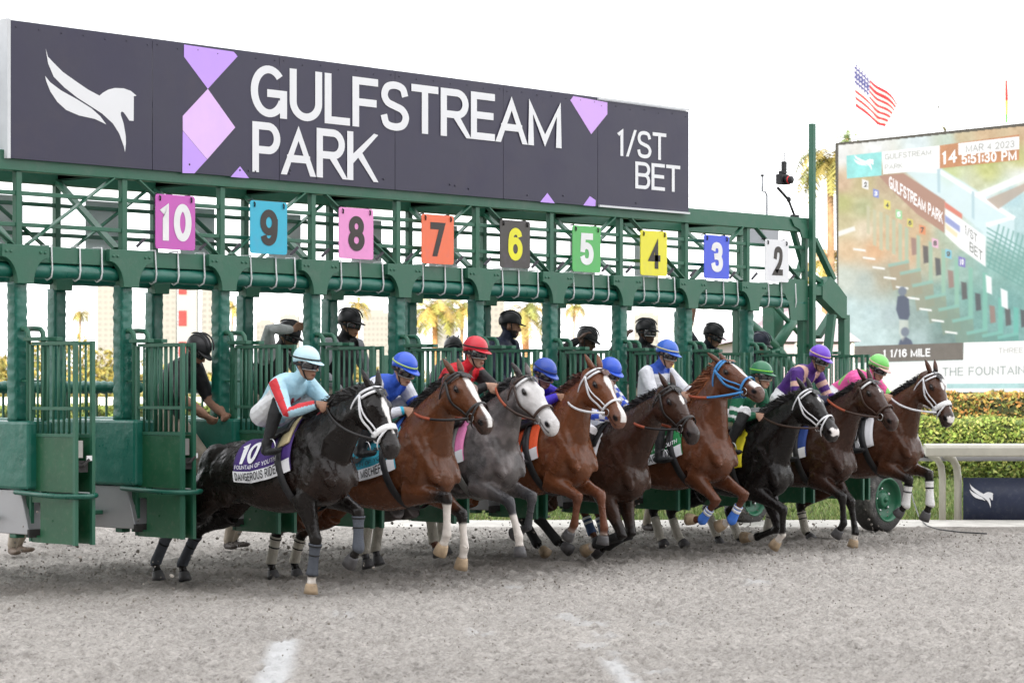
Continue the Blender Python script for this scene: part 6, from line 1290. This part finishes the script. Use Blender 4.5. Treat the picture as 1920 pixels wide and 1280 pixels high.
def make_jockey(sp):
    n = sp['n']; h = RUN[n]; X = h.X; k = HS; J = {}
    pel = V(X, *at_x(*sp['hip'], X)); hd = V(X+sp.get('hx', 0.), *at_x(*sp['head'], X+sp.get('hx', 0.)))-V(0,0,.035)
    f, l, u = head_axes(sp.get('yaw', 0), sp.get('look', 14)); nb = hd-u*.10-f*.075-V(0,0,.055)
    d = nb-pel; L = np.linalg.norm(d); pel = nb-d/L*min(max(L, .46), .56)
    J.update(pel=pel, neck=nb, head=hd, hf=f, hl=l, hu=u, arch=unit(np.cross(EL, d))*-.07)
    if J['arch']@(V(0,.5,1)) < 0: J['arch'] = -J['arch']
    sdn = unit(pel-nb); hand = V(X, *at_x(*sp['hand'], X-.06))
    for s, sd in (('r', -1), ('l', 1)):
        sh = nb+EL*sd*.175+sdn*.06; wr = hand+EL*sd*.065+FW*(-.09 if sd < 0 else .02)+V(0,0,.0)
        dd = wr-sh; Ld = np.linalg.norm(dd); wr = sh+dd/Ld*min(Ld, .53)
        el = ik2(sh, wr, .28, .26, V(sd*.75, .45, -.8))
        hdv = unit(FW*.85+EL*-sd*.35-V(0,0,.25)); J.update({'sh'+s: sh, 'el'+s: el, 'wr'+s: wr, 'hd'+s: hdv, 'pn'+s: unit(EL*-sd*.8-V(0,0,.5))})
        hp = pel+EL*sd*.09; ft = h.T(sp.get('ft', -.30)*k, sp.get('fz', -.40)*k, sd*.31)
        if 'foot' in sp: q = at_x(*sp['foot'], X-.31); ft = V(X+sd*.31, q[0]+.08, q[1]+.05)
        dd = ft-hp; Ld = np.linalg.norm(dd)
        if Ld > .74: ft = hp+dd/Ld*.74
        kn = ik2(hp, ft, .40, .40, FW*1.+V(0,0,.02)+EL*sd*.45)
        J.update({'hp'+s: hp, 'kn'+s: kn, 'an'+s: ft, 'to'+s: ft+unit(FW*.95+EL*sd*.18+V(0,0,.04))*.20})
    J['fu'] = unit(V(0, .05, 1)); sp.setdefault('sleeve_r', 1.12); sp.setdefault('leg_r', 1.05); h.J = J
    sp.setdefault('base', pel[2]-.15)
    r = make_person('person', J, sp, 'jockeys'); 
    # stirrups hang from the saddle; reins run from the bit to the hands
    for sd, s in ((-1, 'r'), (1, 'l')):
        a = trunk_pt(h, -.22*k, sd*R(40), .05); ft = J['an'+s]-V(0,0,.085)+FW*.06
        si = MB().bar(a, ft+V(0,0,.13), .022, .005, EL).build('stirrup_leather', mat('black_leather'), h.root)
        MB().tube([ft+FW*.05*math.cos(t)*1.0+V(0,0,.06+.075*math.sin(t)) for t in np.linspace(-.6, math.pi+.6, 12)]+[ft+FW*.05*math.cos(-.6)+V(0,0,.06+.075*math.sin(-.6))], .006, 6).build('stirrup_iron', mat('steel'), si, True)
        bit = h.H(.44*k, -.06*k, sd*.075*k); wr = J['wr'+s]+unit(J['hd'+s])*.07; m1 = (bit+wr)/2-V(0,0,.07)+EL*sd*.20
        pts = [bit*(1-t)**2+m1*2*t*(1-t)+wr*t*t for t in np.linspace(0, 1, 14)]
        o = MB().tube(pts, [(.012,.004)]*14, 6, lat=EL).build('rein', sp['rein'], h.root, True)
        if sp.get('grip'): MB().tube([p+V(0,0,.001) for p in pts[7:14]], [(.014,.0065)]*7, 6, lat=EL).build('rein_grip', sp['grip'], o, True)
    return r

def make_whip(n, d, label):
    h = RUN[n]; J = h.J; p = J['wrr']+unit(J['hdr'])*.07; d = unit(d); t = thing('riding_whip', tuple(p), label, 'whip')
    MB().tube([p-d*.16, p+d*.02], [.010,.009], 7).build('handle', mat('whip_black', (.015,.014,.015), .5), t, True); MB().tube([p+d*.02, p+d*.30], [.006,.0045], 6).build('shaft', mat('whip_red', (.30,.02,.03), .5), t, True)
    MB().tube([p+d*.30, p+d*.36, p+d*.44], [(.006,.006),(.016,.004),(.014,.003)], 6).build('flap', mat('whip_black'), t, True)
# ------------------------------------------------------------------ the nine jockeys
def cap(nm, c=None): return mat('cap_'+nm, c, .38, var=.05, coat=.3, bump=.05)
def arm_ang(ctx, s):                                # how far a sleeve vertex faces outwards (1) or inwards (-1)
    J = ctx['J']; v = ctx['v']; sd = -1 if s == 'r' else 1; el = J['el'+s]; out = np.zeros(len(v))
    for a, b, q in ((J['sh'+s], el, s+'uarm'), (el, J['wr'+s], s+'farm')):
        d = unit(b-a); o = unit(V(sd*.8, .0, .6)); o = unit(o-d*(o@d)); m = ctx['lab'] == q
        p = (v[m]-a); p = p-np.outer(p@d, d); out[m] = (p@o)/np.maximum(np.linalg.norm(p, axis=1), 1e-6)
    return out
def torso_uv(ctx):                                  # lateral and along-spine coordinates, and whether a vertex is on the front
    v = ctx['v']; J = ctx['J']; d = unit(J['neck']-J['pel']); fr = np.cross(EL, d); fr = fr if fr@FW > 0 else -fr
    return ctx['lat'], ctx['t'], (v-(J['pel']+np.outer((v-J['pel'])@d, d)))@fr
def p10(ctx, c):
    for s in 'rl':
        a = arm_ang(ctx, s); m = (ctx['uar'] | ctx['far']) & (a > .80) & np.array([x[0] == s for x in ctx['lab']]); c[m] = (.62,.035,.045)
    x, y, fr = torso_uv(ctx); m = ctx['tor'] & (fr > .02); dx = x/.12; dy = (y-.62)/.17; r = np.hypot(dx, dy); an = np.arctan2(dy, dx)
    fr_ = (r < .62+.36*np.cos(an*7-.4)) & (dy > -.15); tr = (np.abs(dx+.1*dy) < .13) & (dy < 0) & (dy > -.95); bs = (dy < -.5) & (dy > -.95) & (np.abs(dx) < .55+(dy+.5)*.5)
    c[m & (fr_ | tr | bs)] = (.42,.02,.05)
    m = ctx['far'] & (ctx['t'] > .90); c[m] = (.02,.02,.03)
def bands(ctx, c, ts, col, parts=('uarm','farm'), w=.09):
    for q, t0 in ts:
        m = np.array([q in x for x in ctx['lab']]) & (np.abs(ctx['t']-t0) < w); c[m] = col
def p9(ctx, c):
    bands(ctx, c, [('uarm',.55),('farm',.1),('farm',.42)], (.03,.10,.55), w=.085)
    x, y, fr = torso_uv(ctx); c[ctx['tor'] & (y > .80) & (np.abs(x) > .12)] = (.70,.71,.76)
    c[ctx['far'] & (ctx['t'] > .86)] = (.03,.42,.62)
def p7(ctx, c):
    x, y, fr = torso_uv(ctx); c[(np.hypot(x-.13, (y-.85)*.5) < .04) & ctx['tor']] = (.75,.75,.78)
def p6(ctx, c):
    t = ctx['t']+ctx['far']*1.0; blk = np.floor(t*5.).astype(int); side = arm_ang(ctx, 'r')+arm_ang(ctx, 'l')
    m = (ctx['uar'] | ctx['far']); c[m & (((blk+(side > .2)) % 2) == 0)] = (.03,.08,.50)
def p4(ctx, c): bands(ctx, c, [('uarm',.62),('farm',.02)], (.74,.75,.76), w=.065); bands(ctx, c, [('uarm',.9)], (.74,.75,.76), w=.05)
def p3(ctx, c):
    pe = (.72,.46,.38); bands(ctx, c, [('uarm',.45),('uarm',.85),('farm',.35)], pe, w=.095)
    x, y, fr = torso_uv(ctx); c[ctx['tor'] & (np.abs(np.abs(x)-.085) < .017)] = pe; c[ctx['tor'] & (y > .9) & (np.abs(x) > .10)] = pe
def p2(ctx, c):
    g = (.22,.58,.13); nz = vnoise(ctx['v'], 9, 5); m = (ctx['uar'] | ctx['far']) & (nz > .60); c[m] = g; x, y, fr = torso_uv(ctx); c[ctx['tor'] & (nz > .76)] = g
def p8(ctx, c):
    x, y, fr = torso_uv(ctx); c[ctx['tor'] & (np.abs(x) < .03) & (fr > 0)] = (.20,.09,.07); c[ctx['uar'] & (ctx['t'] < .16)] = (.60,.016,.03)
orange = mat('rein_grip_orange', (.36,.075,.03), .6, var=.15); brownrein = mat('rein_brown', (.05,.025,.016), .5); blackrein = mat('rein_black', (.014,.012,.012), .45)
NAVY = (.015,.02,.05); skinL = (.46,.27,.19); skinM = (.34,.19,.125); skinD = (.13,.07,.045)
JOCKEYS = [
 dict(n=10, hip=(512,770), head=(574,672), hand=(612,757), yaw=14, look=10, body=(.45,.70,.82), pattern=p10, cap=cap('pale_blue', (.55,.78,.86)), band=mat('black_band'), band_e=-.02, skin=skinM, rein=blackrein, foot=(512,846),
  label='jockey in pale blue silks with red palm emblem, riding the number 10 horse'),
 dict(n=9, hip=(684,768), head=(757,683), hand=(775,768), yaw=8, look=24, body=(.03,.10,.52), sleeve=(.66,.67,.73), pattern=p9, cap=cap('royal_blue', (.025,.10,.62)), band=mat('lime_band', (.45,.62,.16), .6), skin=skinL, rein=blackrein, grip=orange, foot=(690,850),
  label='jockey in royal blue silks with striped white sleeves and lime cap band'),
 dict(n=8, hip=(838,745), head=(891,652), hand=(930,722), yaw=10, look=10, body=(.66,.016,.03), sleeve=(.014,.013,.014), pattern=p8, cap=cap('red', (.60,.012,.03)), band=mat('black_band'), skin=skinL, rein=brownrein, grip=orange,
  label='jockey in red vest with black sleeves and red cap'),
 dict(n=7, hip=(960,752), head=(1020,692), hand=(1062,742), yaw=5, look=25, body=(.055,.03,.50), pattern=p7, cap=cap('deep_blue', (.02,.07,.42)), band=mat('navy_band', (.02,.03,.12), .6), skin=skinM, rein=M['white_strap'],
  label='jockey in violet blue silks crouched low behind the grey horse'),
 dict(n=6, hip=(1100,778), head=(1143,690), hand=(1180,782), yaw=0, look=22, body=(.62,.64,.72), sleeve=(.66,.68,.75), pattern=p6, cap=cap('royal_blue'), skin=skinM, rein=blackrein, grip=orange, cuff=NAVY,
  label='jockey with blue and white chequered sleeves behind the red chestnut'),
 dict(n=5, hip=(1218,765), head=(1250,656), hand=(1292,738), yaw=10, look=16, body=(.70,.71,.75), collar=(.03,.09,.45), cuff=(.04,.12,.55), cap=cap('cobalt_blue', (.03,.13,.60)), band=mat('cream_band', (.66,.62,.36), .6), skin=skinL, rein=M['blue_strap'], grip=orange,
  label='jockey in plain white silks with blue collar and cobalt cap'),
 dict(n=4, hip=(1378,775), head=(1427,696), hand=(1432,778), yaw=12, look=8, body=(.012,.125,.062), pattern=p4, cap=cap('bottle_green', (.02,.17,.075)), band=mat('bright_green_band', (.22,.62,.06), .6), skin=skinL, rein=brownrein, foot=(1376,848),
  label='jockey in dark green silks with white sleeve hoops and green cap'),
 dict(n=3, hip=(1478,738), head=(1536,665), hand=(1552,745), yaw=4, look=22, body=(.075,.02,.20), pattern=p3, cap=cap('violet', (.17,.055,.60)), band=mat('peach_band', (.72,.48,.32), .6), skin=skinM, rein=brownrein, grip=orange, glove=(.02,.02,.05),
  label='jockey in purple silks with peach stripes and violet cap'),
 dict(n=2, hip=(1592,728), head=(1646,682), hand=(1672,742), yaw=4, look=26, body=(.80,.11,.36), pattern=p2, cap=cap('lime_green', (.20,.66,.14)), band=mat('pale_pink_band', (.80,.50,.46), .6), peak=mat('pale_pink_band'), skin=skinL, rein=M['white_strap'],
  label='jockey in bright pink silks with lime green cap'),
]
for sp in JOCKEYS: make_jockey(sp)

make_whip(10, V(-.15, .75, -.65), 'thin whip held low by the pale blue jockey'); make_whip(9, V(-.2, .45, -.85), 'red and black whip in the hand of the royal blue jockey'); make_whip(4, V(-.2, .6, -.75), 'dark red whip held by the green jockey')
# ------------------------------------------------------------------ gate crew
BH = mat('crew_helmet', (.014,.014,.016), .42, var=.2, bump=.1); BRIM = mat('crew_peak', (.012,.012,.013), .6)
def make_handler(sp):
    """head given as the photographed pixel at depth y; stands on ledge or sand"""
    y = sp['y']; q = at_y(*sp['head'], y); hd = V(q[0], y, q[1]-.03); J = {}
    f, l, u = head_axes(sp.get('yaw', 0), sp.get('look', 5)); bd = head_axes(sp.get('body_yaw', sp.get('yaw', 0)*.4), 0)
    bf, bl = bd[0], bd[1]; lean = sp.get('lean', .05)
    nb = hd-u*.11-f*.05-V(0,0,.05); pel = nb-bf*lean*.9-V(0,0,math.sqrt(max(.02, .52**2-(lean*.9)**2)))
    J.update(pel=pel, neck=nb, head=hd, hf=f, hl=l, hu=u, lat0=bl, lat1=bl, arch=-bf*.05, fu=UPV)
    fz = sp.get('floor', .62)
    for s, sd in (('r', -1), ('l', 1)):
        sh = nb+bl*sd*.19-V(0,0,.055)
        arm = sp.get('arm_'+s)
        if arm is not None: wr = np.array(arm(sh, bf, bl), float)
        else: wr = sh+bf*.18-V(0,0,.44)+bl*sd*.06
        if 'wr_'+s in sp: q = at_y(*sp['wr_'+s][:2], y+sp['wr_'+s][2]); wr = V(q[0], y+sp['wr_'+s][2], q[1])
        dd = wr-sh; L = np.linalg.norm(dd); wr = sh+dd/L*min(L, .55)
        up = dd[2] > .1; el = ik2(sh, wr, .30, .27, bl*sd*.8-bf*.4-UPV*.3); hv = unit(wr-el)
        J.update({'sh'+s: sh, 'el'+s: el, 'wr'+s: wr, 'hd'+s: unit(hv+bf*.2+UPV*(.4 if up else -.1)), 'pn'+s: unit(bf*(1 if up else .3)-bl*sd*.6), 'curl'+s: .25 if up else .7})
        hp = pel+bl*sd*.095-V(0,0,.02); an = V(hp[0], hp[1], fz+.09)+bl*sd*.05+bf*sp.get('stride', .06)*sd
        kn = ik2(hp, an, .43, .43, bf); J.update({'hp'+s: hp, 'kn'+s: kn, 'an'+s: an, 'to'+s: an+unit(bf+bl*sd*.25)*.20})
    sp.setdefault('body', (.012,.012,.014)); sp.setdefault('sleeve', sp['body']); sp.setdefault('pants', (.34,.29,.23)); sp.setdefault('boot', (.34,.29,.23)); sp.setdefault('shoe', (.06,.045,.035)); sp.setdefault('leg_r', 1.22); sp.setdefault('sleeve_r', 1.18)
    sp.setdefault('cap', BH); sp.setdefault('peak', BRIM); sp.setdefault('ridges', True); sp['base'] = fz; sp.setdefault('frame', False); sp.setdefault('bulk', 1.12)
    return make_person('person', J, sp, 'gate crew', .0095)
CREW = [
 dict(head=(370,648), y=.02, yaw=20, look=40, lean=.22, bare_arm=.0, body_yaw=30, skin=(.26,.14,.09), floor=.62, arm_r=lambda sh, bf, bl: sh+bf*.25-UPV*.42, arm_l=lambda sh, bf, bl: sh+bf*.30-UPV*.40-bl*.1, label='gate handler in black polo and khaki trousers bending between the second and third posts'),
 dict(head=(540,622), y=.75, yaw=25, look=25, lean=.25, sleeve=(.42,.44,.43), skin=(.30,.17,.11), wr_r=(548,618,-.12), body=(.016,.018,.018), label='gate handler with grey sleeves raising one hand beside a post'),
 dict(head=(655,600), y=.55, yaw=20, look=10, sleeve=(.30,.31,.33), skin=(.34,.19,.12), label='gate handler in sunglasses standing above the blue capped jockey'),
 dict(head=(850,650), y=.9, yaw=140, look=35, lean=.28, body=(.014,.017,.035), body_yaw=60, label='gate handler bent over with only helmet and back showing, left of the red cap'),
 dict(head=(956,603), y=.6, yaw=48, look=8, body=(.016,.022,.05), beard=True, skin=(.38,.20,.13), goggles=False, label='bearded gate handler in profile behind the grey horse'),
 dict(head=(1100,632), y=.7, yaw=18, look=20, lean=.12, skin=(.12,.065,.045), goggles=False, wr_r=(1086,636,-.20), label='gate handler shading his brow with one hand'),
 dict(head=(1211,616), y=.6, yaw=15, look=5, skin=(.13,.07,.05), body=(.014,.015,.02), wr_r=(1170,634,-.15), label='gate handler with white rimmed glasses above the white jockey', frame=True, frame_mat=mat('white_strap', (.76,.76,.78), .5)),
 dict(head=(1336,624), y=.65, yaw=28, look=22, lean=.18, skin=(.32,.18,.12), wr_r=(1300,575,.0), body=(.014,.018,.03), bare_arm=.0, label='gate handler leaning in with one bare arm stretched up to the beam'),
 dict(head=(1425,640), y=.75, yaw=10, look=20, cap=mat('crew_helmet_navy', (.02,.025,.05), .45), body=(.014,.017,.03), label='gate handler in navy helmet half hidden behind the green jockey'),
]
for sp in CREW: make_handler(sp)
# handlers standing on the sand behind the gate, bent below the partitions: boots and trousers show under the doors
def ground_handler(foot, label, pants, shoe, lean, side):
    g = at_z(*foot, 0.); sp = dict(label=label, pants=pants, boot=pants, shoe=shoe, y=g[1], head=(0, 0), skin=(.3,.17,.11)); J = {}
    pel = V(g[0], g[1], .86); bf = V(0, -1, 0); bl = EL; f, l, u = head_axes(0, 45)
    nb = pel+bf*.44+UPV*.22; hd = nb+bf*.13+UPV*.05
    J.update(pel=pel, neck=nb, head=hd, hf=f, hl=l, hu=u, arch=UPV*.07, fu=UPV)
    for s, sd in (('r', -1), ('l', 1)):
        sh = nb+bl*sd*.19-bf*.05; wr = sh+bf*.18-UPV*.40; el = ik2(sh, wr, .30, .27, bl*sd-bf*.3)
        hp = pel+bl*sd*.10; an = V(g[0]+sd*.12, g[1]+sd*side, .10); kn = ik2(hp, an, .43, .43, bf)
        J.update({'sh'+s: sh, 'el'+s: el, 'wr'+s: wr, 'hd'+s: unit(wr-el), 'pn'+s: -bl*sd, 'curl'+s: .6, 'hp'+s: hp, 'kn'+s: kn, 'an'+s: an, 'to'+s: an+unit(bf+bl*sd*.3)*.20})
    sp.update(body=(.014,.015,.02), sleeve=(.014,.015,.02), leg_r=1.25, sleeve_r=1.15, cap=BH, peak=BRIM, ridges=True, base=0., frame=False, bulk=1.1)
    return make_person('person', J, sp, 'gate crew', .0095)
KH = (.34,.29,.23)
ground_handler((28,1040), 'stooping handler in khaki trousers and muddy boots at the far left', KH, (.16,.12,.09), .4, .12)
ground_handler((120,1018), 'stooping handler in black trousers behind the leftmost doors', (.02,.02,.024), (.05,.045,.04), .4, .22)
ground_handler((432,1030), 'stooping handler in khaki trousers behind the black number 10 horse', KH, (.05,.04,.035), .4, .10)
ground_handler((1212,995), 'stooping handler in khaki trousers behind the stumbling dark bay', KH, (.05,.04,.035), .4, .10)
